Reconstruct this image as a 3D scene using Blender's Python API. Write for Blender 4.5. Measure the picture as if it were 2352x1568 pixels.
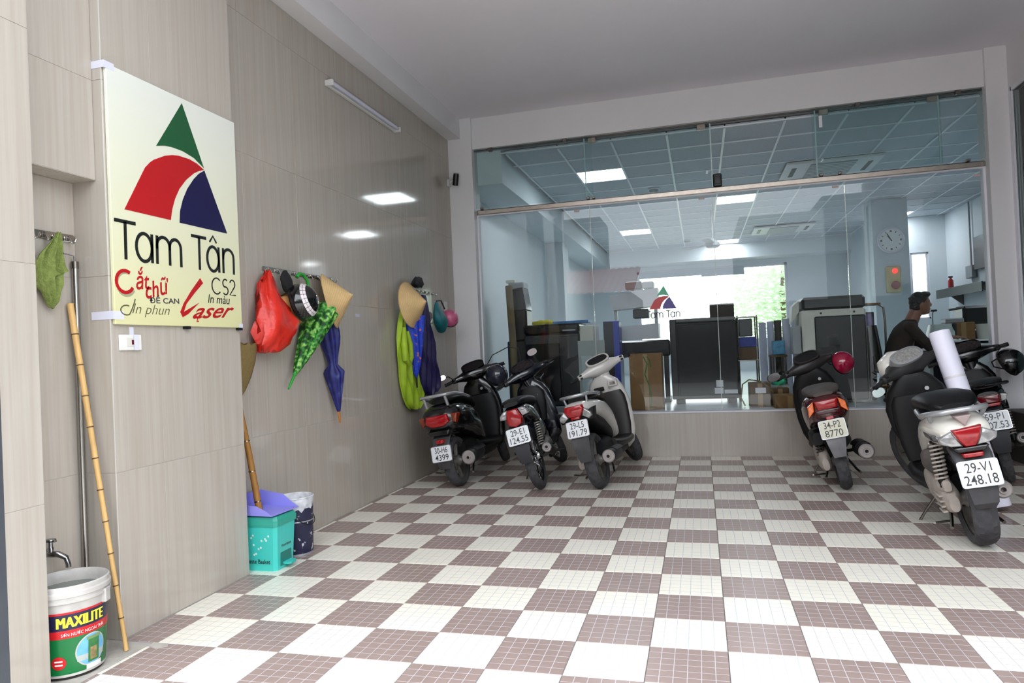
import bpy, bmesh, math, random
from mathutils import Vector, Matrix
random.seed(7)
for _o in list(bpy.data.objects): bpy.data.objects.remove(_o)
SC = bpy.context.scene
COL = SC.collection
PI = math.pi
R = math.radians

# ------------------------------------------------------------------ camera
cam_d = bpy.data.cameras.new('camera'); cam_d.sensor_width = 36.0; cam_d.lens = 24.504; cam_d.clip_start = .05
CAM = bpy.data.objects.new('camera', cam_d); COL.objects.link(CAM)
_yaw, _pit, _rol = .263497, .0107143, -.0440250
_f = Vector((-math.sin(_yaw)*math.cos(_pit), math.cos(_yaw)*math.cos(_pit), math.sin(_pit)))
_r = Vector((math.cos(_yaw), math.sin(_yaw), 0)); _u = _r.cross(_f)
_r2 = _r*math.cos(_rol)+_u*math.sin(_rol); _u2 = _r2.cross(_f)
CAM.matrix_world = Matrix(((_r2.x,_u2.x,-_f.x,.250065),(_r2.y,_u2.y,-_f.y,-2.840415),(_r2.z,_u2.z,-_f.z,1.214142),(0,0,0,1)))
SC.camera = CAM

# ------------------------------------------------------------------ world: bright overcast sky
W = bpy.data.worlds.new('overcast_sky'); SC.world = W; W.use_nodes = True
_n = W.node_tree.nodes; _bg = _n['Background']
_bg.inputs[0].default_value = (.90, .95, 1.0, 1); _bg.inputs[1].default_value = 5.5

SC.view_settings.view_transform = 'Standard'; SC.view_settings.look = 'None'
SC.view_settings.gamma = 1.0; SC.view_settings.use_curve_mapping = False
SC.view_settings.exposure = -0.07

SC.cycles.max_bounces = 8; SC.cycles.diffuse_bounces = 4; SC.cycles.glossy_bounces = 4; SC.cycles.transparent_max_bounces = 12
SC.cycles.caustics_reflective = False; SC.cycles.caustics_refractive = False; SC.cycles.adaptive_threshold = .02

# ------------------------------------------------------------------ materials
def lin(c):
    return tuple(((v/255)/12.92 if v <= 10 else (((v/255)+.055)/1.055)**2.4) for v in c)
MC = {}
def P(name, col, rough=.5, metal=0., var=.06, scale=6., emit=0., coat=0., trans=0., alpha=1., bump=0., bscale=40., spec=.5, stretch=None, ior=1.5):
    """principled material with a little procedural noise in its colour"""
    if name in MC: return MC[name]
    m = bpy.data.materials.new(name); m.use_nodes = True; MC[name] = m
    nt = m.node_tree; b = nt.nodes['Principled BSDF']
    c = lin(col)
    b.inputs['Roughness'].default_value = rough; b.inputs['Metallic'].default_value = metal
    b.inputs['Coat Weight'].default_value = coat; b.inputs['Transmission Weight'].default_value = trans
    b.inputs['Alpha'].default_value = alpha; b.inputs['Specular IOR Level'].default_value = spec; b.inputs['IOR'].default_value = ior
    tc = nt.nodes.new('ShaderNodeTexCoord'); mp = nt.nodes.new('ShaderNodeMapping')
    nt.links.new(tc.outputs['Object'], mp.inputs['Vector'])
    if stretch: mp.inputs['Scale'].default_value = stretch
    nz = nt.nodes.new('ShaderNodeTexNoise'); nz.inputs['Scale'].default_value = scale; nz.inputs['Detail'].default_value = 4
    nt.links.new(mp.outputs[0], nz.inputs['Vector'])
    rp = nt.nodes.new('ShaderNodeValToRGB')
    rp.color_ramp.elements[0].position = .3; rp.color_ramp.elements[1].position = .7
    rp.color_ramp.elements[0].color = (*[max(0, v*(1-var)) for v in c], 1)
    rp.color_ramp.elements[1].color = (*[min(1, v*(1+var)) for v in c], 1)
    nt.links.new(nz.outputs['Fac'], rp.inputs['Fac']); nt.links.new(rp.outputs[0], b.inputs['Base Color'])
    if emit: b.inputs['Emission Color'].default_value = (*c, 1); b.inputs['Emission Strength'].default_value = emit
    if bump:
        n2 = nt.nodes.new('ShaderNodeTexNoise'); n2.inputs['Scale'].default_value = bscale
        nt.links.new(tc.outputs['Object'], n2.inputs['Vector'])
        bp = nt.nodes.new('ShaderNodeBump'); bp.inputs['Strength'].default_value = bump; bp.inputs['Distance'].default_value = .01
        nt.links.new(n2.outputs['Fac'], bp.inputs['Height']); nt.links.new(bp.outputs[0], b.inputs['Normal'])
    return m

def floor_tile_mat(name, col, grout, var):
    m = bpy.data.materials.new(name); m.use_nodes = True; MC[name] = m; nt = m.node_tree; N = nt.nodes.new; L = nt.links.new
    b = nt.nodes['Principled BSDF']; b.inputs['Roughness'].default_value = .27; b.inputs['Specular IOR Level'].default_value = .45
    tc = N('ShaderNodeTexCoord'); sp = N('ShaderNodeSeparateXYZ'); L(tc.outputs['Object'], sp.inputs[0])
    ms = []
    for a in ('X', 'Y'):
        mu = N('ShaderNodeMath'); mu.operation = 'MULTIPLY'; mu.inputs[1].default_value = 20.; L(sp.outputs[a], mu.inputs[0])
        pp = N('ShaderNodeMath'); pp.operation = 'PINGPONG'; pp.inputs[1].default_value = .5; L(mu.outputs[0], pp.inputs[0])
        mr = N('ShaderNodeMapRange'); mr.inputs[1].default_value = .018; mr.inputs[2].default_value = .04; mr.inputs[3].default_value = 1; mr.inputs[4].default_value = 0
        L(pp.outputs[0], mr.inputs[0]); ms.append(mr)
    mx = N('ShaderNodeMath'); mx.operation = 'MAXIMUM'; L(ms[0].outputs[0], mx.inputs[0]); L(ms[1].outputs[0], mx.inputs[1])
    nz = N('ShaderNodeTexNoise'); nz.inputs['Scale'].default_value = 5; nz.inputs['Detail'].default_value = 5; nz.noise_dimensions = '4D'
    oi = N('ShaderNodeObjectInfo'); mm = N('ShaderNodeMath'); mm.operation = 'MULTIPLY'; mm.inputs[1].default_value = 40
    L(oi.outputs['Random'], mm.inputs[0]); L(mm.outputs[0], nz.inputs['W']); L(tc.outputs['Object'], nz.inputs['Vector'])
    rp = N('ShaderNodeValToRGB'); c = lin(col)
    rp.color_ramp.elements[0].position = .3; rp.color_ramp.elements[1].position = .75
    rp.color_ramp.elements[0].color = (*[v*(1-var) for v in c], 1); rp.color_ramp.elements[1].color = (*[min(1, v*(1+var)) for v in c], 1)
    L(nz.outputs['Fac'], rp.inputs[0])
    mix = N('ShaderNodeMix'); mix.data_type = 'RGBA'; L(mx.outputs[0], mix.inputs['Factor']); L(rp.outputs[0], mix.inputs['A'])
    mix.inputs['B'].default_value = (*lin(grout), 1); L(mix.outputs['Result'], b.inputs['Base Color'])
    bp = N('ShaderNodeBump'); bp.inputs['Strength'].default_value = .4; bp.inputs['Distance'].default_value = .002; bp.invert = True
    L(mx.outputs[0], bp.inputs['Height']); L(bp.outputs[0], b.inputs['Normal'])
    return m

def wall_tile_mat(name, col, var=.09, axis='Z', rough=.07):
    m = bpy.data.materials.new(name); m.use_nodes = True; MC[name] = m; nt = m.node_tree; N = nt.nodes.new; L = nt.links.new
    b = nt.nodes['Principled BSDF']; b.inputs['Roughness'].default_value = rough; b.inputs['Specular IOR Level'].default_value = .5
    tc = N('ShaderNodeTexCoord'); mp = N('ShaderNodeMapping'); L(tc.outputs['Object'], mp.inputs[0])
    mp.inputs['Scale'].default_value = (30, 30, .6)
    oi = N('ShaderNodeObjectInfo'); mm = N('ShaderNodeMath'); mm.operation = 'MULTIPLY'; mm.inputs[1].default_value = 50; L(oi.outputs['Random'], mm.inputs[0])
    nz = N('ShaderNodeTexNoise'); nz.noise_dimensions = '4D'; nz.inputs['Scale'].default_value = 1.6; nz.inputs['Detail'].default_value = 6; nz.inputs['Roughness'].default_value = .65
    L(mp.outputs[0], nz.inputs['Vector']); L(mm.outputs[0], nz.inputs['W'])
    rp = N('ShaderNodeValToRGB'); c = lin(col); w = (c[0]*1.03, c[1]*.99, c[2]*.94)
    rp.color_ramp.elements[0].position = .3; rp.color_ramp.elements[1].position = .72
    rp.color_ramp.elements[0].color = (*[v*(1-var) for v in w], 1); rp.color_ramp.elements[1].color = (*[min(1, v*(1+var)) for v in c], 1)
    L(nz.outputs['Fac'], rp.inputs[0]); L(rp.outputs[0], b.inputs['Base Color'])
    return m

def glass_mat(name, tint, ior=1.36):
    m = bpy.data.materials.new(name); m.use_nodes = True; MC[name] = m; nt = m.node_tree; N = nt.nodes.new; L = nt.links.new
    nt.nodes.remove(nt.nodes['Principled BSDF']); out = nt.nodes['Material Output']
    tr = N('ShaderNodeBsdfTransparent'); tr.inputs[0].default_value = (*tint, 1)
    gl = N('ShaderNodeBsdfGlossy'); gl.inputs['Roughness'].default_value = .0; gl.inputs[0].default_value = (1, 1, 1, 1)
    fr = N('ShaderNodeFresnel'); fr.inputs[0].default_value = ior
    mx = N('ShaderNodeMixShader'); L(fr.outputs[0], mx.inputs[0]); L(tr.outputs[0], mx.inputs[1]); L(gl.outputs[0], mx.inputs[2]); L(mx.outputs[0], out.inputs[0])
    return m

def emit_mat(name, col, s):
    m = bpy.data.materials.new(name); m.use_nodes = True; MC[name] = m; nt = m.node_tree
    nt.nodes.remove(nt.nodes['Principled BSDF']); e = nt.nodes.new('ShaderNodeEmission')
    e.inputs[0].default_value = (*lin(col), 1); e.inputs[1].default_value = s
    nt.links.new(e.outputs[0], nt.nodes['Material Output'].inputs[0]); return m

# ------------------------------------------------------------------ mesh building
class M:
    def __init__(s): s.v = []; s.f = []
    def add(s, vs, fs, T=None):
        k = len(s.v)
        s.v += [tuple(T @ Vector(p)) if T else tuple(p) for p in vs]
        s.f += [tuple(i+k for i in f) for f in fs]; return s
    def box(s, x0, x1, y0, y1, z0, z1, T=None):
        return s.add([(x, y, z) for z in (z0, z1) for y in (y0, y1) for x in (x0, x1)],
                     [(0, 2, 3, 1), (4, 5, 7, 6), (0, 1, 5, 4), (2, 6, 7, 3), (0, 4, 6, 2), (1, 3, 7, 5)], T)
    def cbox(s, x0, x1, y0, y1, z0, z1, c=.01, T=None):
        """box with chamfered edges"""
        vs = []; idx = {}
        for i, x in enumerate((x0, x1)):
            for j, y in enumerate((y0, y1)):
                for k, z in enumerate((z0, z1)):
                    sx, sy, sz = (1, -1)[i], (1, -1)[j], (1, -1)[k]
                    for a in range(3):
                        p = [x+sx*c, y+sy*c, z+sz*c]; p[a] = (x, y, z)[a]
                        idx[i, j, k, a] = len(vs); vs.append(tuple(p))
        fs = []
        for a in range(3):
            b, d = [(1, 2), (2, 0), (0, 1)][a]
            for e in (0, 1):
                q = []
                for u, w in ((0, 0), (1, 0), (1, 1), (0, 1)):
                    t = [0, 0, 0]; t[a] = e; t[b] = u; t[d] = w; q.append(idx[(*t, a)])
                fs.append(tuple(q if e else q[::-1]))
        for a in range(3):
            b, d = [(1, 2), (2, 0), (0, 1)][a]
            for u in (0, 1):
                for w in (0, 1):
                    def k(e, A): t = [0, 0, 0]; t[a] = e; t[b] = u; t[d] = w; return idx[(*t, A)]
                    q = (k(0, b), k(1, b), k(1, d), k(0, d)); fs.append(q if (u ^ w) == 0 else q[::-1])
        for i in (0, 1):
            for j in (0, 1):
                for k in (0, 1):
                    q = (idx[i, j, k, 0], idx[i, j, k, 1], idx[i, j, k, 2]); fs.append(q if (i+j+k) % 2 else q[::-1])
        return s.add(vs, fs, T)
    def prism(s, pts, ax, a0, a1, T=None):
        """2-D outline extruded along axis ax (0,1,2) from a0 to a1"""
        n = len(pts)
        def mk(p, a): return [(a, p[0], p[1]), (p[0], a, p[1]), (p[0], p[1], a)][ax]
        vs = [mk(p, a0) for p in pts]+[mk(p, a1) for p in pts]
        fs = [tuple(range(n))[::-1], tuple(range(n, 2*n))]+[(i, (i+1) % n, n+(i+1) % n, n+i) for i in range(n)]
        return s.add(vs, fs, T)
    def loft(s, rings, cap=True, T=None, closed=True):
        n = len(rings[0]); vs = [p for r in rings for p in r]; fs = []
        for k in range(len(rings)-1):
            for i in range(n if closed else n-1):
                j = (i+1) % n; fs.append((k*n+i, k*n+j, (k+1)*n+j, (k+1)*n+i))
        if cap: fs.append(tuple(range(n))[::-1]); fs.append(tuple((len(rings)-1)*n+i for i in range(n)))
        return s.add(vs, fs, T)
    def lathe(s, prof, n=24, c=(0, 0, 0), ax=2, cap=True, T=None):
        """prof: (radius, height along axis)"""
        rings = []
        for r, h in prof:
            q = []
            for i in range(n):
                a = 2*PI*i/n; u, w = r*math.cos(a), r*math.sin(a)
                q.append([(c[0]+h, c[1]+u, c[2]+w), (c[0]+w, c[1]+h, c[2]+u), (c[0]+u, c[1]+w, c[2]+h)][ax])
            rings.append(q)
        return s.loft(rings, cap, T)
    def tube(s, path, r, n=8, cap=True, T=None):
        path = [Vector(p) for p in path]; rings = []; k = len(path)
        rr = r if isinstance(r, (list, tuple)) else [r]*k
        up = None
        for i, p in enumerate(path):
            d = (path[min(i+1, k-1)]-path[max(i-1, 0)]).normalized()
            if up is None: up = d.orthogonal().normalized()
            up = (up-d*up.dot(d)).normalized(); w = d.cross(up)
            rings.append([tuple(p+(up*math.cos(2*PI*j/n)+w*math.sin(2*PI*j/n))*rr[i]) for j in range(n)])
        return s.loft(rings, cap, T)
    def ell(s, c, rx, ry, rz, n=20, m=12, T=None, t0=0., t1=PI):
        rings = []
        for k in range(m+1):
            t = t0+(t1-t0)*k/m; q = max(math.sin(t), .001)
            rings.append([(c[0]+rx*q*math.cos(2*PI*i/n), c[1]+ry*q*math.sin(2*PI*i/n), c[2]-rz*math.cos(t)) for i in range(n)])
        return s.loft(rings, True, T)
    def o(s, name, mat, parent=None, smooth=38, T=None, sub=0):
        me = bpy.data.meshes.new(name)
        v = [tuple(T @ Vector(p)) for p in s.v] if T else s.v
        me.from_pydata(v, [], s.f); me.update()
        if mat: me.materials.append(mat)
        if smooth:
            me.polygons.foreach_set('use_smooth', [True]*len(me.polygons)); me.set_sharp_from_angle(angle=R(smooth))
        ob = bpy.data.objects.new(name, me); COL.objects.link(ob)
        if parent: ob.parent = parent
        if sub: md = ob.modifiers.new('s', 'SUBSURF'); md.levels = md.render_levels = sub
        return ob
def se(a, b, n, N=20, ph=0):
    """superellipse outline"""
    q = []
    for i in range(N):
        t = 2*PI*i/N+ph; c, d = math.cos(t), math.sin(t)
        q.append((a*math.copysign(abs(c)**(2/n), c), b*math.copysign(abs(d)**(2/n), d)))
    return q
def rx(x, zc, hw, hh, n=2.6, yc=0, N=32): return [(x, yc+p[0], zc+p[1]) for p in se(hw, hh, n, N)]
def rz(z, xc, hx, hy, n=2.6, yc=0, N=32): return [(xc+p[0], yc+p[1], z) for p in se(hx, hy, n, N)]
def ry(y, xc, zc, hx, hz, n=2.6, N=32): return [(xc+p[1], y, zc+p[0]) for p in se(hz, hx, n, N)]
def thing(name, label, cat, loc=(0, 0, 0), rot=(0, 0, 0), group=None, mat=None):
    e = bpy.data.objects.new(name, None); COL.objects.link(e); e.empty_display_size = .1
    e.location = loc; e.rotation_euler = rot
    if mat: e.matrix_world = mat
    e['label'] = label; e['category'] = cat
    if group: e['group'] = group
    return e
def tag(o, label, cat, group=None):
    o['label'] = label; o['category'] = cat
    if group: o['group'] = group
    return o
def struct(o, label=None):
    o['kind'] = 'structure'
    if label: o['label'] = label
    return o
def bev(o, w=.004, seg=2):
    m = o.modifiers.new('b', 'BEVEL'); m.width = w; m.segments = seg; m.limit_method = 'ANGLE'; m.angle_limit = R(40); return o
def text_mesh(txt, size=1., shear=0., offset=0., ext=.0, align='CENTER', space=1.):
    cu = bpy.data.curves.new('t', 'FONT'); cu.body = txt; cu.size = size; cu.shear = shear; cu.offset = offset; cu.extrude = ext
    cu.align_x = align; cu.space_character = space; cu.resolution_u = 4
    ob = bpy.data.objects.new('t', cu); COL.objects.link(ob)
    dg = bpy.context.evaluated_depsgraph_get(); me = bpy.data.meshes.new_from_object(ob.evaluated_get(dg))
    bpy.data.objects.remove(ob); bpy.data.curves.remove(cu)
    return me
def text(name, txt, mat, parent, T, size=1., width=None, height=None, **k):
    """flat lettering; T maps text x,y,z(normal) into the parent; scaled to width/height when given"""
    me = text_mesh(txt, size, **k); me.name = name
    xs = [v.co.x for v in me.vertices]; ys = [v.co.y for v in me.vertices]
    if xs:
        x0, x1, y0, y1 = min(xs), max(xs), min(ys), max(ys)
        sx = width/(x1-x0) if width else 1; sy = height/(y1-y0) if height else (sx if width else 1)
        if not width and height: sx = sy
        me.transform(T @ Matrix.Diagonal((sx, sy, 1, 1)) @ Matrix.Translation((-(x0+x1)/2, -(y0+y1)/2, 0)))
    me.materials.clear(); me.materials.append(mat)
    ob = bpy.data.objects.new(name, me); COL.objects.link(ob); ob.parent = parent
    return ob
def frame(o, ex, ey):
    """matrix whose x axis is ex, y axis ey, origin o"""
    ex = Vector(ex).normalized(); ey = Vector(ey); ey = (ey-ex*ey.dot(ex)).normalized(); ez = ex.cross(ey); o = Vector(o)
    return Matrix(((ex.x, ey.x, ez.x, o.x), (ex.y, ey.y, ez.y, o.y), (ex.z, ey.z, ez.z, o.z), (0, 0, 0, 1)))
def strokes(polys, w, d, T, mb=None):
    """2-D polylines drawn as flat ribbons of width w and depth d, mapped by T"""
    mb = mb or M()
    for pl in polys:
        pl = [Vector((p[0], p[1])) for p in pl]; k = len(pl); L = []; Rr = []
        for i, p in enumerate(pl):
            d1 = (pl[min(i+1, k-1)]-pl[max(i-1, 0)]).normalized(); nrm = Vector((-d1.y, d1.x))
            L.append(p+nrm*w/2); Rr.append(p-nrm*w/2)
        rings = [[(L[i].x, L[i].y, 0), (L[i].x, L[i].y, d), (Rr[i].x, Rr[i].y, d), (Rr[i].x, Rr[i].y, 0)] for i in range(k)]
        mb.loft(rings, True, T)
    return mb
def arc(cx, cy, rx_, ry_, a0, a1, n=16):
    return [(cx+rx_*math.cos(R(a0+(a1-a0)*i/n)), cy+ry_*math.sin(R(a0+(a1-a0)*i/n))) for i in range(n+1)]
# ================================================================== SETTING
XW, XP, XN, XF = -2.43, -2.28, -2.46, -2.20      # main wall, sign pillar, niche back, front jamb
YG, ZC, ZO = 4.76, 3.85, .46                      # glass wall, bay ceiling, office floor
OX0, OX1, OY1, OC = -2.40, 4.93, 14.9, 3.45       # office
wt = wall_tile_mat('beige_wall_tile', (177, 170, 162))
white_paint = P('white_paint', (222, 220, 222), .6, var=.02, scale=2)
ceil_paint = P('ceiling_paint', (229, 225, 232), .7, var=.02, scale=1.5)
grout = P('wall_grout', (186, 180, 173), .8, var=.04)
concrete = P('worn_concrete', (176, 170, 163), .8, var=.22, scale=9, bump=.4)
office_paint = P('office_paint', (214, 222, 226), .6, var=.02, scale=2)
office_ceil = P('office_ceiling_panel', (182, 190, 198), .6, var=.05, scale=30)
office_bar = P('ceiling_grid_bar', (232, 238, 242), .35, var=.01)
steel = P('brushed_steel', (170, 160, 150), .22, 1., var=.08, scale=20)
steel_dark = P('dull_steel', (120, 114, 108), .3, 1., var=.1, scale=20)
chrome = P('chrome', (205, 207, 210), .08, 1., var=.03)
white_alu = P('white_frame', (222, 222, 230), .4, var=.02)
blackp = P('black_plastic', (18, 18, 19), .35, var=.15, scale=12)
glass_clear = glass_mat('clear_glass', (.965, .98, .983))
glass_green = glass_mat('greenish_glass', (.90, .95, .95))
glass_side = glass_mat('side_green_glass', (.72, .82, .80))

# ---- floor: checkerboard of 30 cm tiles, each with a printed 6 x 6 mosaic
T = .3
fl = struct(M().box(XW-.4, 3.3, -1.2, YG+.02, -.32, -.008).o('floor', P('floor_grout', (150, 146, 146), .8), None, 0), 'checkerboard tiled floor of the parking bay')
m_cream = floor_tile_mat('cream_floor_tile', (233, 228, 215), (196, 196, 204), .03)
m_brown = floor_tile_mat('brown_floor_tile', (150, 131, 125), (196, 188, 191), .07)
def tile_mesh(x0, x1, y0, y1, mat, nm):
    me = bpy.data.meshes.new(nm); g = .0012; b = .002; z = 0.
    x0 += g; x1 -= g; y0 += g; y1 -= g
    v = [(x0, y0, -.009), (x1, y0, -.009), (x1, y1, -.009), (x0, y1, -.009), (x0, y0, z-b), (x1, y0, z-b), (x1, y1, z-b), (x0, y1, z-b),
         (x0+b, y0+b, z), (x1-b, y0+b, z), (x1-b, y1-b, z), (x0+b, y1-b, z)]
    f = [(3, 2, 1, 0)]
    for i in range(4):
        j = (i+1) % 4; f += [(i, j, 4+j, 4+i), (4+i, 4+j, 8+j, 8+i)]
    f.append((8, 9, 10, 11)); me.from_pydata(v, [], f); me.materials.append(mat); return me
_tm = {0: tile_mesh(0, T, 0, T, m_cream, 'tile'), 1: tile_mesh(0, T, 0, T, m_brown, 'tile')}
def in_view(p, mx=.02):
    q = CAM.matrix_world.inverted() @ Vector(p)
    if q.z > -.1: return False
    u = q.x/-q.z*24.504/36; w = q.y/-q.z*24.504/36
    return abs(u) < .5+mx and abs(w) < .3334+mx
_rest = {0: M(), 1: M()}
CAM_inv = None
for i in range(-9, 11):
    for j in range(-4, 16):
        x0, y0 = i*T, j*T; x1, y1 = x0+T, y0+T; k = (i+j) % 2
        # clip against the walls
        lim = XP+.004 if y0 < .59 else XW+.004
        if y1 <= -.33+.05: lim = -2.12
        a, b_ = max(x0, lim), min(x1, 3.13); c, d = y0, min(y1, YG-.022)
        if y0 < -.31 < y1: a = max(x0, -2.12)
        if b_-a < .02 or d-c < .02: continue
        vis = any(in_view((x, y, 0)) for x in (a, (a+b_)/2, b_) for y in (c, d))
        full = abs(b_-a-T) < 1e-6 and abs(d-c-T) < 1e-6
        if not vis:
            _rest[k].box(a+.0012, b_-.0012, c+.0012, d-.0012, -.009, 0); continue
        me = _tm[k] if full else tile_mesh(a-x0, b_-x0, c-y0, d-y0, (m_cream, m_brown)[k], 'tile')
        o = bpy.data.objects.new('tile', me); COL.objects.link(o); o.location = (x0, y0, 0); o.parent = fl
for k in (0, 1):
    if _rest[k].v:
        o = _rest[k].o('outlying_tiles', (m_cream, m_brown)[k], fl, 0); o['kind'] = 'stuff'
struct(M().box(XN-.1, -2.121, -1.2, -.31, -.3, -.001).o('floor_niche', concrete, None, 0), 'rough concrete patch of floor in the tap niche')
M().prism([(-2.121, -.34), (-2.06, -.36), (-2.02, -.33), (-2.03, -.315), (-2.10, -.306)], 2, -.002, .003).o('chipped_mortar', concrete, fl)

# ---- tiled walls: slab plus proud tiles
ZJ = [0, .74, 1.62, 2.50, 3.38, 4.2]
def tiled_face(parent, ax, pos, out, a0, a1, z0, z1, cuts, th=.002, zj=ZJ):
    """tiles on a face normal to axis ax at pos, facing out (+1/-1); a0..a1 along the other axis"""
    cs = [a0]+[c for c in cuts if a0+.02 < c < a1-.02]+[a1]; zs = [z0]+[z for z in zj if z0+.02 < z < z1-.02]+[z1]
    for i in range(len(cs)-1):
        for j in range(len(zs)-1):
            g = .001; p0, p1 = (pos-.001, pos+th*out) if out > 0 else (pos+th*out, pos+.001)
            a, b_, c, d = cs[i]+g, cs[i+1]-g, zs[j]+g, zs[j+1]-g
            ar = (p0, p1, a, b_, c, d) if ax == 0 else (a, b_, p0, p1, c, d)
            M().cbox(*ar, .0006).o('tile', wt, parent, 0)
w = struct(M().box(XW-.25, XW-.002, .59, YG+.1, -.1, ZC).o('wall_left', grout, None, 0), 'long beige tiled wall with coat racks')
tiled_face(w, 0, XW-.002, 1, .595, 4.66, 0, 3.625, [.88+.6*k for k in range(8)])
w = struct(M().box(XW-.25, XP-.002, -.308, .593, -.1, ZC).o('wall_left_pillar', grout, None, 0), 'tiled pillar carrying the sign board')
tiled_face(w, 0, XP-.002, 1, -.31, .595, 0, ZC, [-.02])
tiled_face(w, 1, -.308, -1, XN, XP, 0, ZC, [])
tiled_face(w, 1, .593, 1, XW, XP, 0, ZC, [])
M().box(XP-.003, XP+.0008, -.3108, -.307, 0, ZC).o('corner_bead', P('corner_bead', (200, 196, 190), .5), w, 0)
w = struct(M().box(XN-.2, XN-.002, -.9, -.3, -.1, ZC).o('wall_niche', grout, None, 0), 'narrow tiled niche with tap and towel hooks')
tiled_face(w, 0, XN-.002, 1, -.73, -.31, 0, 2.05, [-.52])
w = struct(M().box(XN-.002, -2.332, -.728, -.312, 2.052, ZC).o('wall_niche_head', grout, None, 0), 'tiled bulkhead above the niche')
tiled_face(w, 0, -2.332, 1, -.73, -.311, 2.052, ZC, [])
M().box(XN-.002, -2.33, -.73, -.311, 2.05, 2.052).o('soffit_tile', wt, w, 0)
w = struct(M().box(XN-.2, XF-.002, -.888, -.732, -.35, ZC).o('wall_front_jamb', grout, None, 0), 'near tiled gate jamb at the left edge')
tiled_face(w, 0, XF-.002, 1, -.89, -.73, -.3, ZC, [], zj=[.70, 1.62, 2.53, 3.4])
tiled_face(w, 1, -.732, 1, XN, XF, -.3, ZC, [], zj=[.70, 1.62, 2.53, 3.4])
tiled_face(w, 1, -.888, -1, XN-.2, XF, -.3, ZC, [], zj=[.70, 1.62, 2.53, 3.4])
struct(M().box(XN-.2, XF+.001, -.935, -.8905, -.3, ZC).o('trim_11', P('shutter_guide', (86, 90, 98), .45, .4, var=.1), None, 0), 'dark steel shutter guide at the left edge')
w = struct(M().box(-2.15, 2.95, YG-.018, YG+.11, -.1, ZO).o('wall_half', grout, None, 0), 'low tiled wall under the office glass')
tiled_face(w, 1, YG-.018, -1, -2.15, 2.95, 0, ZO, [-2.0+.6*k+.1 for k in range(9)])
M().box(-2.15, 2.95, YG-.03, YG+.09, ZO, ZO+.016).o('sill', white_alu, w, 0)

# ---- ceiling, beams, columns
struct(M().box(XW-.3, 3.4, -.95, YG+.2, ZC, ZC+.25).o('ceiling', ceil_paint, None, 0), 'plain grey-white ceiling of the bay')
struct(M().box(XW, XP, -.9, 4.66, 3.625, ZC).o('trim_1', white_paint, None, 0), 'white beam along the tiled wall')
struct(M().box(-2.15, 2.95, YG-.06, YG+.14, 3.50, ZC).o('trim_2', white_paint, None, 0), 'white fascia above the office glass')
struct(M().box(XW-.1, -2.15, 4.66, YG+.14, 0, ZC).o('trim_3', white_paint, None, 0), 'white column at the left end of the glass')
struct(M().box(2.95, 3.14, 4.66, YG+.14, 0, ZC).o('trim_4', white_paint, None, 0), 'white column at the right end of the glass')
struct(M().box(3.13, 3.33, -.9, 4.66, 3.44, ZC).o('trim_5', white_paint, None, 0), 'white beam over the right side glass')
w = struct(M().box(3.132, 3.32, -.9, 4.66, -.1, ZO).o('wall_right', grout, None, 0), 'low tiled wall at the right edge')
tiled_face(w, 0, 3.132, -1, -.9, 4.66, 0, ZO, [.2+.6*k for k in range(8)])
struct(M().box(3.13, 3.4, -1.15, -.9, -.3, ZC).o('wall_right_jamb', white_paint, None, 0))
struct(M().box(XW-.5, 3.6, -1.0, -.9, ZC+.0, 9.).o('wall_upper_front', white_paint, None, 0))

# ---- glass wall of the office
win = struct(M().box(-2.15, 2.95, YG-.012, YG+.028, 2.757, 2.812).o('window_1', steel, None, 0), 'frameless glass office front with steel rail')
bev(win, .008)
def pane(x0, x1, z0, z1, y, mat, nm='pane', par=win, th=.01):
    return M().box(x0, x1, y, y+th, z0, z1).o(nm, mat, par, 0)
for x0, x1 in ((-2.145, -.858), (-.852, .437), (.443, 1.712), (1.718, 2.945)):
    pane(x0, x1, ZO+.016, 2.76, YG+.012, glass_clear)
for x in (-.855, .44, 1.715):
    M().box(x-.0025, x+.0025, YG+.0115, YG+.0225, ZO+.02, 2.757).o('silicone_joint', P('silicone', (208, 214, 206), .3), win, 0)
for x0, x1, y in ((-2.145, -.80, YG-.03), (1.43, 2.945, YG-.03)):
    pane(x0, x1, 2.825, 3.505, y, glass_green)
for x0, x1, y in ((-.885, .45, YG+.012), (1.47, 2.60, YG+.012)):
    pane(x0, x1, 2.825, 3.49, y, glass_green if x0 < .4 or x0 > 1 else glass_clear)
for x in (-.885, .449, 1.47, 2.58):
    M().box(x-.006, x+.006, YG+.011, YG+.023, 2.82, 3.49).o('pane_edge', P('glass_edge', (190, 212, 212), .15, var=.02), win, 0)
# frame lines
M().box(-2.15, 2.95, YG-.005, YG+.03, 3.488, 3.505).o('top_channel', steel_dark, win, 0)
M().box(-2.15, 2.95, YG+.002, YG+.03, 2.742, 2.757).o('lower_channel', white_alu, win, 0)
for x0, x1 in ((-2.152, -2.132), (2.93, 2.952)):
    M().box(x0, x1, YG, YG+.03, ZO+.016, 2.745).o('side_channel', white_alu, win, 0)
for x in (-1.95, -1.09, 1.86, 2.74):
    b = M(); b.cbox(x-.022, x+.022, YG-.058, YG-.005, 3.46, 3.52, .005); b.cbox(x-.014, x+.014, YG-.05, YG-.02, 3.52, 3.565, .003)
    b.o('rail_clamp', steel_dark, win)
for x in (-2.08, -.86, -.80, 1.50, 1.67, 2.80):
    b = M(); b.cbox(x-.018, x+.018, YG-.038, YG+.008, 2.812, 2.838, .004); b.o('floor_guide', steel_dark, win)
for x in (-.80, .36, 1.55, 2.53):
    b = M(); b.cbox(x-.045, x+.045, YG-.0, YG+.03, 3.43, 3.49, .004); b.o('patch_fitting', steel, win)
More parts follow.
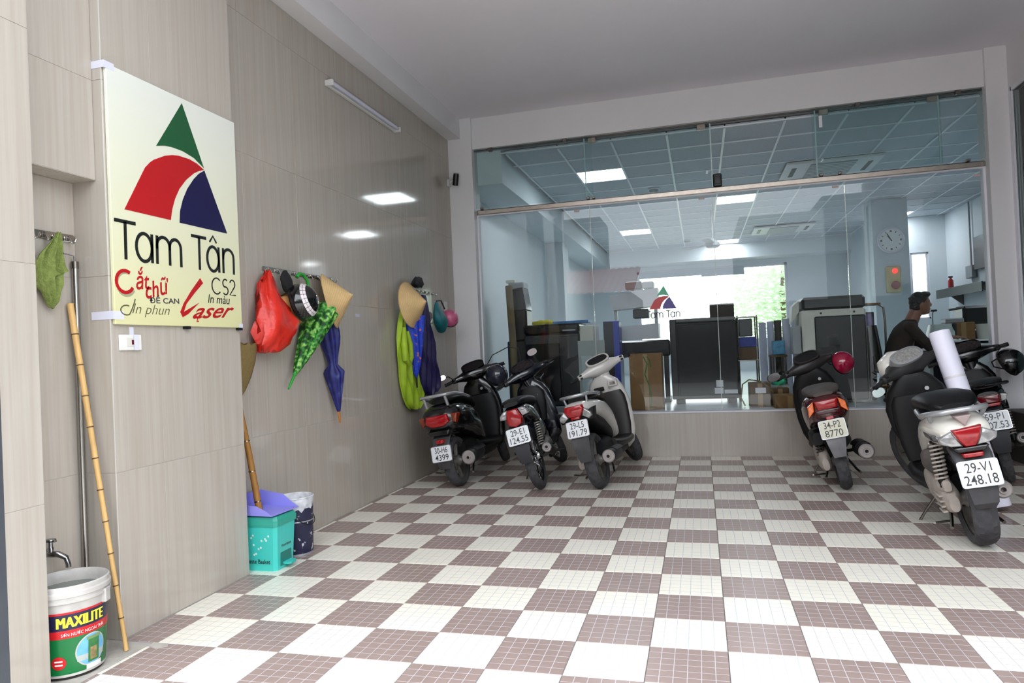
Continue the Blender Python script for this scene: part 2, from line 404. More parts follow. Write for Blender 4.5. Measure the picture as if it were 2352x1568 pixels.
for x in (.40, 1.52):
    M().lathe([(.002, -.012), (.012, -.012), (.014, 0), (.012, .03), (.002, .03)], 12, (x, YG+.0, 2.98), 1).o('glass_knob', chrome, win)
lblp = P('maker_label', (196, 170, 160), .6, var=.2, scale=60)
for x, z in ((-1.0, 2.70), (.33, 2.71), (1.63, 2.70), (2.88, 2.68)):
    M().box(x-.03, x+.03, YG+.010, YG+.0118, z-.01, z+.01).o('glass_sticker', lblp, win, 0)
M().box(1.50, 1.53, YG-.0325, YG-.0305, 3.30, 3.42).o('glass_sticker', white_alu, win, 0)

# ---- right hand side glass and the dim room behind it
w2 = struct(M().box(3.13, 3.17, 4.60, 4.66, ZO, 3.44).o('window_2', white_alu, None, 0), 'green tinted side glass at the right edge')
M().box(3.13, 3.17, -.9, 4.62, 3.40, 3.44).o('top_frame', white_alu, w2, 0)
M().box(3.13, 3.17, -.9, 4.62, ZO, ZO+.03).o('bottom_frame', white_alu, w2, 0)
for k in range(3): M().box(3.145, 3.155, 4.60-1.83*(k+1)+.004, 4.60-1.83*k-.004, ZO+.03, 3.40).o('pane', glass_side, w2, 0)
struct(M().box(3.3, 5.1, -.9, 4.86, ZO-.1, ZO).o('floor_side_room', P('office_floor_tile', (196, 206, 210), .25, var=.03), None, 0))
struct(M().box(4.95, 5.1, -.9, 4.86, ZO, 3.6).o('wall_side_room', office_paint, None, 0))
struct(M().box(3.3, 5.1, -1.0, -.9, ZO, 3.5).o('wall_side_room_front', office_paint, None, 0))
struct(M().box(3.33, 5.1, -1.0, 4.85, 3.47, 3.57).o('ceiling_side_room', office_paint, None, 0))

# ---- office shell
fo = struct(M().box(OX0-.2, OX1+.2, YG+.11, OY1+.2, ZO-.2, ZO).o('floor_office', MC['office_floor_tile'], None, 0), 'pale raised office floor')
struct(M().box(OX0-.2, OX0, YG+.1, OY1, ZO, 3.6).o('wall_office_left', office_paint, None, 0), 'pale left wall inside the office')
struct(M().box(OX1, OX1+.2, YG+.1, 12.5, ZO, 3.6).o('wall_office_right', office_paint, None, 0), 'pale right wall inside the office')
WX0, WX1, WZ0, WZ1 = -1.21, 2.33, 1.15, 3.0
NX0, NX1, NZ0, NZ1 = 4.30, 4.62, 1.45, 2.75
m = M()
for x0, x1, z0, z1 in ((OX0, WX0, ZO, 3.6), (WX0, WX1, ZO, WZ0), (WX0, WX1, WZ1, 3.6), (WX1, 3.72, ZO, 3.6)):
    m.box(x0, x1, OY1, OY1+.2, z0, z1)
struct(m.o('wall_office_back', office_paint, None, 0), 'back wall of the office around the bright window')
struct(M().box(OX0, -1.86, YG+.1, OY1, 3.12, OC+.1).o('trim_6', office_paint, None, 0), 'dropped beam on the office left wall')
struct(M().box(-2.4, -2.1, 9.7, 10.25, ZO, 3.12).o('trim_7', office_paint, None, 0), 'office column on the left wall')
struct(M().box(3.13, 3.67, 10.07, 10.62, ZO, OC).o('trim_8', P('column_paint', (176, 190, 196), .6, var=.02), None, 0), 'office column carrying the clock')
struct(M().box(-1.86, OX1, 14.2, OY1, 3.1, OC+.1).o('trim_9', office_paint, None, 0), 'beam above the back window')
# partition with narrow window at the right back
m = M()
for x0, x1, z0, z1 in ((3.67, NX0, ZO, 3.45), (NX1, OX1, ZO, 3.45), (NX0, NX1, ZO, NZ0), (NX0, NX1, NZ1, 3.45)):
    m.box(x0, x1, 12.4, 12.5, z0, z1)
struct(m.o('wall_office_partition', office_paint, None, 0), 'partition with a narrow louvred window')
struct(M().box(3.62, 3.72, 12.5, 14.95, ZO, 3.6).o('wall_office_jog', office_paint, None, 0))

# suspended ceiling
oc = struct(M().box(OX0-.2, OX1+.2, YG+.1, OY1+.2, 3.60, 3.72).o('ceiling_office', P('slab', (120, 120, 124), .8), None, 0), 'suspended grid ceiling of the office')
LIGHTS = {(-2, 2), (-2, 10), (1, 6), (1, 14), (6, 11), (7, 2)}
GY0, GD = 4.82, .62
pm_ = M().box(.008, .592, .008, .612, 0, .02); _p0 = pm_.o('ceiling_panel', office_ceil, oc, 0); _p0.location = (-2*.6, GY0, OC+.004)
for i in range(-3, 9):
    for j in range(0, 16):
        if (i, j) in LIGHTS or (i == -2 and j == 0): continue
        x0 = i*.6
        if x0 >= OX1-.05: continue
        o = bpy.data.objects.new('ceiling_panel', _p0.data); COL.objects.link(o); o.parent = oc; o.location = (x0, GY0+j*GD, OC+.004)
for i in range(-3, 9):
    M().box(i*.6-.012, i*.6+.012, YG+.12, 14.75, OC-.008, OC+.004).o('grid_bar', office_bar, oc, 0)
for j in range(0, 17):
    M().box(-1.86, OX1, GY0+j*GD-.012, GY0+j*GD+.012, OC-.006, OC+.004).o('grid_bar', office_bar, oc, 0)
led = emit_mat('led_diffuser', (245, 250, 255), 22.)
_lab = {(-2, 2): 'large square ceiling light nearest the glass, left of the grid', (-2, 10): 'square ceiling light further back on the left',
        (1, 6): 'square ceiling light half hidden behind the steel rail', (1, 14): 'farthest square ceiling light above the bright window',
        (6, 11): 'ceiling light cut off by the clock column', (7, 2): 'unseen ceiling light added to brighten the right-hand side'}  # the right-hand one is out of view, added for its light
for (i, j), lb in _lab.items():
    t = thing('ceiling_light', lb, 'ceiling light', (i*.6, GY0+j*GD, OC+.002), group='square office ceiling lights')
    M().box(.016, .584, .016, .604, 0, .006).o('diffuser', led, t, 0)
    f = M()
    for a in ((0, .6, 0, .016), (0, .6, .604, .62), (0, .016, .016, .604), (.584, .6, .016, .604)): f.box(*a, -.004, .02)
    f.o('frame', office_bar, t, 0)

# far window: frame, panes, blind
w3 = struct(M().box(WX0, WX1, OY1+.05, OY1+.1, WZ0, WZ0+.06).o('window_3', white_alu, None, 0), 'wide bright window at the back of the office')
for a in ((WX0, WX1, WZ1-.06, WZ1), (WX0, WX0+.06, WZ0, WZ1), (WX1-.06, WX1, WZ0, WZ1)):
    M().box(a[0], a[1], OY1+.05, OY1+.1, a[2], a[3]).o('frame_bar', white_alu, w3, 0)
for a in ((WX0+.06, WX1-.06),): M().box(a[0], a[1], OY1+.07, OY1+.078, WZ0+.06, WZ1-.06).o('pane', glass_clear, w3, 0)
blind = P('grey_blind', (186, 196, 206), .8, var=.03)
M().box(WX0+.05, .35, OY1-.01, OY1+.01, 2.82, 2.97).o('roller_blind', blind, w3, 0)
M().box(.35, 1.35, OY1-.01, OY1+.01, 2.78, 2.97).o('roller_blind', blind, w3, 0)
w4 = struct(M().box(NX0, NX1, 12.42, 12.48, NZ0, NZ0+.03).o('window_4', white_alu, None, 0), 'narrow louvred window behind the seated person')
for a in ((NX0, NX1, NZ1-.03, NZ1), (NX0, NX0+.03, NZ0, NZ1), (NX1-.03, NX1, NZ0, NZ1)):
    M().box(a[0], a[1], 12.42, 12.48, a[2], a[3]).o('frame_bar', white_alu, w4, 0)
lvg = P('frosted_louvre', (225, 236, 236), .25, var=.05, trans=.6)
for k in range(8):
    z = NZ0+.05+k*.155
    M().box(-.14, .14, -.003, .003, 0, .16, Matrix.Translation(((NX0+NX1)/2, 12.45, z)) @ Matrix.Rotation(R(-18), 4, 'X')).o('louvre', lvg, w4, 0)

struct(M().box(-12, 12, -7.5, -1.2, -.319, -.30).o('ground_bounce_apron', P('pavement', (206, 203, 198), .8, var=.05, scale=2), None, 0), 'unseen light pavement added in front of the bay to bounce light in')  # pale strip added out of view to bounce light onto the bay ceiling
# ---- outside: street in front, garden behind, the house across the street
struct(M().box(-60, 60, -40, -1.2, -.6, -.32).o('ground_street', P('asphalt', (112, 111, 109), .85, var=.1, scale=3), None, 0), 'street in front of the bay')
struct(M().box(-60, 60, 15.1, 60, -.6, -.3).o('ground_garden', P('garden_ground', (150, 150, 130), .9, var=.2, scale=2), None, 0), 'sunlit ground behind the office')

def opposite_house():
    t = thing('house', 'low house with pink corrugated roof mirrored faintly in the office glass', 'house', (0, -14, -.32))
    pale = P('pale_render', (128, 128, 124), .8, var=.06, scale=1); pink = P('pink_roof_sheet', (206, 150, 142), .6, var=.1, scale=3)
    M().box(-16, -2.2, -6, 0, 0, 3.5).o('wall', P('grey_render', (92, 92, 90), .8, var=.1, scale=1), t, 0)
    m = M(); pr = []
    for k in range(0, 113): x = -16+k*.125; pr.append((x, .035 if k % 2 else -.035))
    rings = [[(x, y, z+d) for x, d in pr] for y, z in ((.9, 3.45), (-3., 4.7))]
    m.loft(rings, False, closed=False); o = m.o('roof_sheet', pink, t, 0); md = o.modifiers.new('t', 'SOLIDIFY'); md.thickness = .02
    M().box(-16, -4, -9, -6, 0, 7.5).o('rear_block', pale, t, 0)
    for k in range(9):
        x = -15+k*1.45
        f = M().box(x-.6, x+.6, 0, .04, 1.0, 2.4).o('window', P('dark_window', (60, 66, 70), .2), t, 0)
opposite_house()
t = thing('street_block', 'pale block with a white upper panel mirrored faintly in the office glass', 'building', (4, -14, -.32))
M().box(-6.2, 14, -6, 0, 0, 2.8).o('ground_floor', P('shaded_shopfront', (58, 58, 57), .7, var=.2, scale=1), t, 0)  # dark colour stands in for shade; sized and toned to dim the glass reflection
M().box(-2.2, .6, -6, .1, 2.8, 5.9).o('white_panel', P('white_render', (205, 206, 206), .7), t, 0)
M().box(.6, 14, -6, 0, 2.8, 6.4).o('upper_floor', MC['pale_render'], t, 0)
for k in range(6): M().box(1.6+k*2, 2.6+k*2, -.02, .04, 3.6, 5.2).o('window', MC['dark_window'], t, 0)
# ================================================================== THINGS ON THE LEFT WALL
def on_left(x, y, z): return frame((x, y, z), (0, 1, 0), (0, 0, 1))      # text x -> +y, text y -> +z, normal -> +x
# ---- sign board
sg = thing('sign_board', 'large cream sign board with a triangle logo on the tiled pillar', 'sign', (XP, .14, 1.40))
sx = XP+.018
def sgm(mb, nm, mat, par=None, sm=0): return mb.o(nm, mat, par or sg, sm, Matrix.Translation((-XP, -.14, -1.40)))
m = M(); m.cbox(XP+.002, sx, -.30, .592, 1.402, 2.575, .002)
def grad_mat(name, c0, c1, rough=.25):
    m_ = bpy.data.materials.new(name); m_.use_nodes = True; nt = m_.node_tree; b = nt.nodes['Principled BSDF']; b.inputs['Roughness'].default_value = rough
    tc = nt.nodes.new('ShaderNodeTexCoord'); sp = nt.nodes.new('ShaderNodeSeparateXYZ'); rp = nt.nodes.new('ShaderNodeValToRGB')
    mr = nt.nodes.new('ShaderNodeMapRange'); mr.inputs[1].default_value = 0; mr.inputs[2].default_value = 1.17
    nt.links.new(tc.outputs['Object'], sp.inputs[0]); nt.links.new(sp.outputs['Z'], mr.inputs[0]); nt.links.new(mr.outputs[0], rp.inputs[0])
    rp.color_ramp.elements[0].color = (*lin(c0), 1); rp.color_ramp.elements[1].color = (*lin(c1), 1); nt.links.new(rp.outputs[0], b.inputs['Base Color']); MC[name] = m_; return m_
sgm(m, 'board', grad_mat('printed_cream', (214, 210, 160), (222, 224, 216)))
ink_g, ink_r, ink_b, ink_k = P('ink_green', (26, 84, 48), .3, var=.02), P('ink_red', (176, 20, 26), .3, var=.02), P('ink_navy', (24, 20, 66), .3, var=.02), P('ink_black', (22, 24, 24), .35, var=.02)
GREEN = [(.173, 2.548), (-.015, 2.278), (.04, 2.294), (.09, 2.300), (.167, 2.300), (.247, 2.285), (.321, 2.250)]
RED = [(-.225, 1.930), (-.092, 2.153), (-.060, 2.186), (-.033, 2.206), (.041, 2.244), (.090, 2.260), (.134, 2.268), (.213, 2.270), (.27, 2.26), (.321, 2.240), (.28, 2.224), (.243, 2.204), (.183, 2.156), (.132, 2.099), (.098, 2.041), (.075, 1.981), (.064, 1.929)]
BLUE = [(.324, 2.237), (.491, 1.925), (.125, 1.926), (.131, 1.986), (.153, 2.047), (.189, 2.111), (.241, 2.174), (.28, 2.21)]
for nm, pts, mt in (('logo_green_peak', GREEN, ink_g), ('logo_red_arch', RED, ink_r), ('logo_blue_wedge', BLUE, ink_b)):
    sgm(M().prism(pts, 0, sx, sx+.0015), nm, mt)
SF = on_left(sx, 0, 0)
def tam_tan():
    w = [[(-.287, 1.873), (-.163, 1.873)], [(-.225, 1.873), (-.227, 1.70)], arc(-.115, 1.769, .048, .066, 0, 360, 24), [(-.066, 1.838), (-.067, 1.70)],
         [(-.033, 1.838), (-.036, 1.70)], [(-.035, 1.775)]+arc(.007, 1.79, .042, .044, 180, 0, 12)+[(.048, 1.70)], [(.049, 1.775)]+arc(.0875, 1.79, .0385, .044, 180, 0, 12)+[(.125, 1.70)],
         [(.203, 1.873), (.317, 1.873)], [(.262, 1.873), (.260, 1.70)], arc(.366, 1.769, .046, .066, 0, 360, 24), [(.413, 1.838), (.413, 1.70)],
         [(.45, 1.838), (.448, 1.70)], [(.449, 1.775)]+arc(.494, 1.79, .0435, .045, 180, 0, 12)+[(.536, 1.70)]]
    return w
sgm(strokes(tam_tan()[:7], .0165, .0015, SF), 'lettering_tam', ink_k); sgm(strokes(tam_tan()[7:], .0165, .0015, SF), 'lettering_tan', ink_k)
sgm(strokes([[(.343, 1.858), (.371, 1.893), (.398, 1.858)]], .011, .0015, SF), 'lettering_circumflex', ink_k)
sgm(strokes([arc(.387, 1.625, .038, .043, 45, 315, 20), arc(.458, 1.645, .020, .022, 40, 270, 10)+arc(.458, 1.604, .022, .0215, 90, -140, 10),
             arc(.518, 1.643, .022, .024, 160, -30, 10)+[(.494, 1.583), (.545, 1.583)]], .0075, .0015, SF), 'lettering_cs2', ink_k)
SGP = Matrix.Translation((-XP, -.14, -1.40))
def sgt(nm, s, mat, y, z, w, h, rot=0, **k): return text(nm, s, mat, sg, SGP @ on_left(sx+.001, y, z) @ Matrix.Rotation(R(rot), 4, 'Z'), width=w, height=h, **k)
shad = P('ink_shadow', (158, 160, 128), .4, var=.02)
ink_bl = P('ink_slate', (52, 50, 62), .35, var=.02)
sgm(strokes([arc(-.237, 1.598, .05, .05, 55, 330, 18)], .016, .0016, SF), 'lettering_cat', ink_r)
sgm(strokes([arc(-.231, 1.588, .052, .053, 75, 330, 18)], .014, .0006, SF), 'lettering_shadow', shad)
sgt('lettering_cat', 'ắt', ink_r, -.135, 1.622, .085, .105, 6, shear=.25, offset=.014)
sgt('lettering_chu', 'chữ', ink_r, -.043, 1.585, .165, .085, 14, shear=.3, offset=.014)
sgt('lettering_de_can', 'ĐỀ CAN', ink_bl, .002, 1.531, .195, .042, 2, offset=.014)
sgt('lettering_in_phun', 'In phun', P('ink_olive', (84, 84, 56), .35, var=.02), -.085, 1.470, .235, .062, 0, shear=.35, offset=-.012)
sgm(strokes([arc(-.235, 1.468, .033, .022, 60, 300, 14)+[(-.205, 1.470), (-.190, 1.500), (-.182, 1.522)]], .005, .0015, SF), 'lettering_in_phun', MC['ink_olive'])
sgt('lettering_in_mau', 'In màu', ink_k, .402, 1.553, .178, .046, 0, shear=.2, offset=.004)
sgm(M().prism([(.258, 1.656), (.279, 1.632), (.211, 1.574), (.150, 1.516), (.129, 1.474), (.243, 1.526), (.162, 1.466), (.120, 1.447), (.105, 1.473), (.131, 1.518), (.193, 1.590)], 0, sx, sx+.0018), 'lettering_laser', ink_r)
sgt('lettering_laser', 'aser', ink_r, .358, 1.478, .335, .056, 3, shear=.7, offset=.014)
sgm(strokes([[(.215, 1.462), (.228, 1.442), (.222, 1.428), (.236, 1.430)]], .007, .0015, SF), 'lettering_laser', ink_r)
tape = P('white_tape', (214, 214, 230), .35, var=.03)
for a in ((-.311, -.255, 2.552, 2.585), (-.311, -.25, 1.425, 1.462), (.565, .597, 1.398, 1.425)):
    sgm(M().box(sx-.0002, sx+.0006, *a), 'tape', tape)
for z0, z1 in ((2.552, 2.585), (1.425, 1.462)):
    sgm(M().box(XP-.10, XP+.02, -.3118, -.3108, z0, z1), 'tape', tape)
for y in (.157, .575): sgm(M().box(XP+.001, XP+.02, y-.018, y+.018, 1.388, 1.402), 'clip', blackp)

# ---- light switch
t = thing('light_switch', 'white wall switch with a dark red rocker below the sign', 'switch', (XP, -.206, 1.285))
M().cbox(0, .009, -.064, .064, 0, .072, .003).o('plate', P('switch_plate', (226, 224, 220), .35, var=.01), t)
M().cbox(.009, .0115, -.028, .022, .018, .056, .001).o('rocker_frame', P('switch_insert', (214, 210, 202), .35, var=.01), t)
M().cbox(.0115, .0145, .001, .015, .026, .048, .001).o('rocker', P('red_rocker', (88, 14, 18), .3), t)
M().box(.0145, .015, .012, .036, .0, .072).o('tape', tape, t, 0)
M().box(0, .001, .002, .026, .072, .108).o('tape', tape, t, 0)

# ---- fluorescent tube batten
t = thing('tube_light', 'unlit white tube light fixed high on the tiled wall', 'lamp', (XW, 2.56, 3.30))
M().cbox(0, .03, -.625, .625, -.012, .022, .004).o('housing', P('lamp_housing', (215, 215, 214), .4, var=.02), t)
M().lathe([(.001, -.60), (.014, -.60), (.014, .60), (.001, .60)], 16, (.05, 0, .012), 1).o('tube', P('lamp_tube', (206, 206, 226), .3, var=.01), t)
for y in (-.617, .617): M().cbox(.0, .068, y-.012, y+.012, -.014, .032, .004).o('end_cap', MC['lamp_housing'], t)

# ---- security camera
t = thing('security_camera', 'small black bullet security camera at the corner of the wall', 'camera', (-2.40, 4.60, 3.13))
M().cbox(-.03, .0, -.03, .03, -.05, .03, .005).o('mount', P('camera_mount', (200, 198, 194), .4), t)
M().tube([(-.005, 0, 0), (.05, -.02, .02), (.07, -.03, .03)], .012, 8).o('arm', MC['camera_mount'], t)
M().lathe([(.001, -.05), (.028, -.05), (.032, -.03), (.032, .07), (.034, .072), (.034, .08), (.001, .08)], 20, (0, 0, 0), 2, T=frame((.085, -.04, .03), (0, 0, 1), (1, 0, 0)) @ Matrix.Rotation(R(35), 4, 'X') @ Matrix.Rotation(R(-65), 4, 'Y')).o('body', blackp, t)
# ---- socket and sticker
t = thing('wall_socket', 'white wall socket beside the far coat rack', 'socket', (XW, 4.35, 1.69))
M().cbox(0, .01, -.045, .045, -.075, .075, .003).o('plate', MC['switch_plate'], t)
M().cbox(.01, .013, -.018, .018, .02, .05, .001).o('rocker', MC['switch_insert'], t)
tag(M().box(XW, XW+.001, 2.27, 2.35, 1.53, 1.555).o('wall_sticker', P('blue_sticker', (190, 188, 214), .5, var=.2, scale=60), None, 0), 'tiny pale sticker on the long tiled wall', 'sticker')

# ---- coat racks with hooks
def hook_rack(label, x, y0, y1, z, n, h=.028):
    t = thing('hook_rack', label, 'coat rack', (x, y0, z), group='metal hook racks')
    m = M(); L = y1-y0
    m.loft([[(.001+d, p[0], p[1]) for p in [(0, -h*.5), (L, -h*.5), (L+h*.3, -h*.3), (L+h*.4, 0), (L+h*.3, h*.3), (L, h*.5), (0, h*.5), (-h*.3, h*.3), (-h*.4, 0), (-h*.3, -h*.3)]] for d in (0, .006)])
    m.o('bar', steel, t, 30)
    for k in range(n):
        y = L*(k+.5)/n
        M().tube([(.007, y, .006), (.02, y, -.004), (.028, y, -.018), (.036, y, -.026), (.048, y, -.022), (.056, y, -.006)], .0042, 8).o('hook', chrome, t)
        M().cbox(.006, .011, y-.008, y+.008, -.012, .012, .002).o('hook_base', steel_dark, t)
    return t
hook_rack('shiny hook rack holding the red bag and umbrellas', XW, 1.05, 1.95, 1.80, 9)
hook_rack('far hook rack behind the second conical hat', XW, 3.2, 4.02, 1.83, 8)
hook_rack('towel hook rack inside the tap niche', XN, -.56, -.325, 1.795, 4, .034)

# ---- hanging cloth helper: sheet with folds
def cloth(rows, depth=.03, folds=5, amp=.012, seed=1, n=28):
    """rows: (z, y_left, y_right, x_mid); a closed thin bag of cloth against the wall"""
    rnd = random.Random(seed); ph = [rnd.uniform(0, 6) for _ in range(4)]; rings = []; n = 44; amp *= 2.2
    rows = [tuple(a+(b-a)*f for a, b in zip(p, q)) for p, q in zip(rows, rows[1:]) for f in (0, .5)]+[rows[-1]]
    for z, y0, y1, xm in rows:
        y0 += rnd.uniform(-.012, .012); y1 += rnd.uniform(-.012, .012)
        r = []
        for i in range(n):
            a = 2*PI*i/n; c, s_ = math.cos(a), math.sin(a)
            u = (c+1)/2; fo_ = math.sin(u*folds*2*PI+ph[0]+z*3)*amp+math.sin(u*folds*1.3*2*PI+ph[1]-z*5)*amp*.5
            wv = min(1, (y1-y0)/.15)
            r.append((xm+s_*depth+fo_*wv*(1 if s_ > -.2 else .2), (y0+y1)/2+(y1-y0)/2*c, z+.01*math.sin(u*9+ph[2])*wv))
        rings.append(r)
    return M().loft(rings)
# green towel in the niche
def sheet(rows, folds, amp, th=.004, n=30, ph=0.):
    """hanging sheet: rows (z, y_left, y_right, x, fold_scale)"""
    rows = [tuple(a_+(b_-a_)*f for a_, b_ in zip(p_, q_)) for p_, q_ in zip(rows, rows[1:]) for f in (0, .5)]+[rows[-1]]; rings = []
    for z, y0, y1, x, fs in rows:
        fr_ = []; bk = []
        for i in range(n):
            u = i/(n-1); d_ = amp*fs*(math.sin(u*folds*2*PI+ph+z*4)+.5*math.sin(u*folds*3.7*PI-z*9))
            zz = z+.012*fs*math.sin(u*7+ph); fr_.append((x+d_, y0+(y1-y0)*u, zz)); bk.append((x+d_-th, y0+(y1-y0)*u, zz))
        rings.append(fr_+bk[::-1])
    return M().loft(rings)
o = sheet([(1.80, -.468, -.452, XN+.078, .2), (1.75, -.50, -.440, XN+.07, .6), (1.70, -.535, -.428, XN+.055, 1), (1.65, -.555, -.410, XN+.05, 1), (1.632, -.555, -.398, XN+.05, 1), (1.618, -.553, -.424, XN+.05, 1), (1.57, -.545, -.42, XN+.045, 1), (1.54, -.515, -.434, XN+.045, .9), (1.50, -.495, -.44, XN+.04, .7), (1.478, -.478, -.457, XN+.035, .5)], 2.2, .012).o('towel', P('olive_towel', (122, 136, 70), .95, var=.2, scale=60, bump=.6, bscale=150), None, 60)
tag(o, 'olive green towel hanging on the niche hooks', 'towel')

# ---- steel pole and bamboo stick
t = thing('steel_pole', 'steel pole with bent wire hook standing in the niche corner', 'pole', (-2.435, -.338, 0))
M().tube([(0, 0, .0), (0, 0, 1.68)], .0125, 12).o('shaft', P('pole_steel', (168, 164, 160), .25, 1.), t)
M().lathe([(.013, 1.66), (.016, 1.66), (.016, 1.69), (.013, 1.69)], 12).o('collar', steel_dark, t)
M().tube([(0, 0, 1.68), (0, -.002, 1.715), (0, -.018, 1.72), (.0, -.055, 1.72), (0, -.062, 1.735), (0, -.062, 1.765), (0, -.052, 1.775), (0, -.012, 1.775)], .004, 8).o('wire_hook', chrome, t)
t = thing('bamboo_pole', 'long bamboo pole leaning across the niche', 'pole', (-2.175, -.395, 0))
bam = P('bamboo', (204, 164, 104), .45, var=.14, scale=8, stretch=(6, 6, .6)); bamk = P('bamboo_node', (92, 66, 40), .6)
a0, a1 = Vector((0, 0, 0)), Vector((-.262, .028, 1.50))
nk = 11
for k in range(nk):
    p, q = a0.lerp(a1, k/nk), a0.lerp(a1, (k+1)/nk); r0 = .0095+.0045*k/nk
    M().tube([p, p.lerp(q, .03), p.lerp(q, .5), p.lerp(q, .97), q], [r0*1.06, r0, r0*.97, r0*1.0, r0*1.08], 12).o('segment', bam, t)
    if k: M().lathe([(r0*.9, -.003), (r0*1.14, -.002), (r0*1.14, .002), (r0*.9, .003)], 12, T=Matrix.Translation(p) @ (a1-a0).to_track_quat('Z', 'Y').to_matrix().to_4x4()).o('node_ring', bamk, t)

# ---- tap
t = thing('water_tap', 'chrome water tap over the paint bucket', 'tap', (XN, -.525, .44))
TB = P('worn_chrome', (150, 150, 152), .18, 1., var=.15, scale=40)
M().tube([(0, 0, 0), (.045, 0, 0), (.07, .012, -.002), (.09, .03, -.02), (.095, .036, -.05), (.095, .036, -.062)], [.013, .013, .013, .011, .010, .011], 12).o('spout', TB, t)
M().lathe([(.018, 0), (.022, .002), (.022, .006), (.013, .008)], 16, (0, 0, 0), 0).o('flange', TB, t)
M().lathe([(.010, 0), (.012, .02), (.009, .026), (.009, .045)], 12, (.045, 0, .005)).o('valve', TB, t)
m = M(); m.lathe([(.006, .045), (.02, .048), (.022, .054), (.02, .058), (.004, .06)], 12, (.045, 0, .005)); m.cbox(.02, .075, -.006, .006, .052, .06, .002); m.o('handle', TB, t)

# ---- paint bucket with water
BX, BY = -2.268, -.578
t = thing('paint_bucket', 'white paint bucket with green and navy label, full of water', 'bucket', (BX, BY, .0))
def br(z): return .118+.024*z/.36
bw = P('bucket_plastic', (186, 182, 178), .4, var=.14, scale=14)
M().lathe([(.02, .012), (br(0)-.004, .012), (br(0), .02), (br(.30), .30), (.147, .302), (.148, .312), (.143, .314), (.143, .322), (.148, .324), (.149, .34), (.144, .346), (.1445, .362), (.1405, .366), (.1365, .36), (.134, .33), (.11, .02), (.02, .02)], 48, cap=False).o('shell', bw, t)
M().lathe([(.001, .318), (.132, .318)], 40, cap=False).o('water', P('bucket_water', (104, 110, 104), .04, var=.1, spec=.6), t)
def band(z0, z1, a0, a1, mat, nm, off=.0006, n=40):
    m = M(); vs = []; fs = []
    for i in range(n+1):
        a = R(a0+(a1-a0)*i/n)
        for z in (z0, z1): rr = br(z)+off; vs.append((rr*math.cos(a), rr*math.sin(a), z))
    for i in range(n): fs.append((2*i, 2*i+2, 2*i+3, 2*i+1))
    m.add(vs, fs); return m.o(nm, mat, t)
nav, redl, grnl = P('label_navy', (26, 28, 62), .35, var=.05), P('label_red', (196, 28, 34), .35, var=.05), P('label_green', (14, 110, 56), .3, var=.1)
band(.02, .255, -180, 180, grnl, 'label')
band(.196, .258, -180, 180, nav, 'label_band', .0012); band(.258, .266, -180, 180, redl, 'label_band', .0012); band(.164, .196, -180, 180, redl, 'label_band', .0012)
band(.012, .022, -180, 180, bw, 'label_edge', .0014)
def wrap_text(s, mat, ac, z, width, height, nm, rr_off=.0022, **k):
    """lettering bent round the bucket; ac = centre angle"""
    me = text_mesh(s, 1., **k); xs = [v.co.x for v in me.vertices]; ys = [v.co.y for v in me.vertices]
    x0, x1, y0, y1 = min(xs), max(xs), min(ys), max(ys)
    bm = bmesh.new(); bm.from_mesh(me); bmesh.ops.triangulate(bm, faces=bm.faces[:])
    for v in bm.verts:
        u = ((v.co.x-x0)/(x1-x0)-.5)*width; zz = z+((v.co.y-y0)/(y1-y0)-.5)*height; rr = br(zz)+rr_off; a = R(ac)+u/rr
        v.co = (rr*math.cos(a), rr*math.sin(a), zz)
    bmesh.ops.triangulate(bm, faces=bm.faces[:]); bm.to_mesh(me); bm.free(); me.materials.clear(); me.materials.append(mat); me.name = nm
    o_ = bpy.data.objects.new(nm, me); COL.objects.link(o_); o_.parent = t; return o_
AC = -38      # label front direction
for _da in (-1.1, -.4, .4, 1.1): wrap_text('MAXILITE', P('label_yellow', (238, 226, 60), .35, var=.02), AC+14+_da, .227, .175, .041, 'lettering_maxilite')
wrap_text('SƠN NƯỚC NGOÀI TRỜI', P('label_white', (232, 230, 228), .4, var=.02), AC+18, .180, .165, .017, 'lettering_paint')
def wrap_disc(ac, zc, ru, rv, mat, nm, off, n=28):
    m = M(); vs = []
    for i in range(n):
        u, w_ = ru*math.cos(2*PI*i/n), rv*math.sin(2*PI*i/n); rr = br(zc+w_)+off; a = R(ac)+u/rr; vs.append((rr*math.cos(a), rr*math.sin(a), zc+w_))
    rr = br(zc)+off; vs.append((rr*math.cos(R(ac)), rr*math.sin(R(ac)), zc))
    for k in (.35, .7):
        for i in range(n):
            u, w_ = k*ru*math.cos(2*PI*i/n), k*rv*math.sin(2*PI*i/n); rr = br(zc+w_)+off; a = R(ac)+u/rr; vs.append((rr*math.cos(a), rr*math.sin(a), zc+w_))
    b0, b1 = n+1, 2*n+1; fs = []
    for i in range(n):
        j = (i+1) % n; fs += [(i, j, b1+j, b1+i), (b1+i, b1+j, b0+j, b0+i), (b0+i, b0+j, n)]
    m.add(vs, fs); return m.o(nm, mat, t, 0)
def wrap_quad(ac, u0, u1, z0, z1, mat, nm, off, n=5):
    vs = []; fs = []
    for i in range(n+1):
        u = u0+(u1-u0)*i/n
        for z in (z0, z1): rr = br(z)+off; a = R(ac)+u/rr; vs.append((rr*math.cos(a), rr*math.sin(a), z))
    for i in range(n): fs.append((2*i, 2*i+2, 2*i+3, 2*i+1))
    return M().add(vs, fs).o(nm, mat, t, 0)
wrap_disc(AC+30, .098, .062, .064, bw, 'label_picture_rim', .0016); wrap_disc(AC+30, .098, .057, .059, P('label_sky', (106, 172, 216), .35, var=.25, scale=14), 'label_picture', .0022)
wrap_quad(AC+30, -.055, .055, .062, .085, P('label_ground', (176, 182, 178), .4), 'label_picture_ground', .0026)
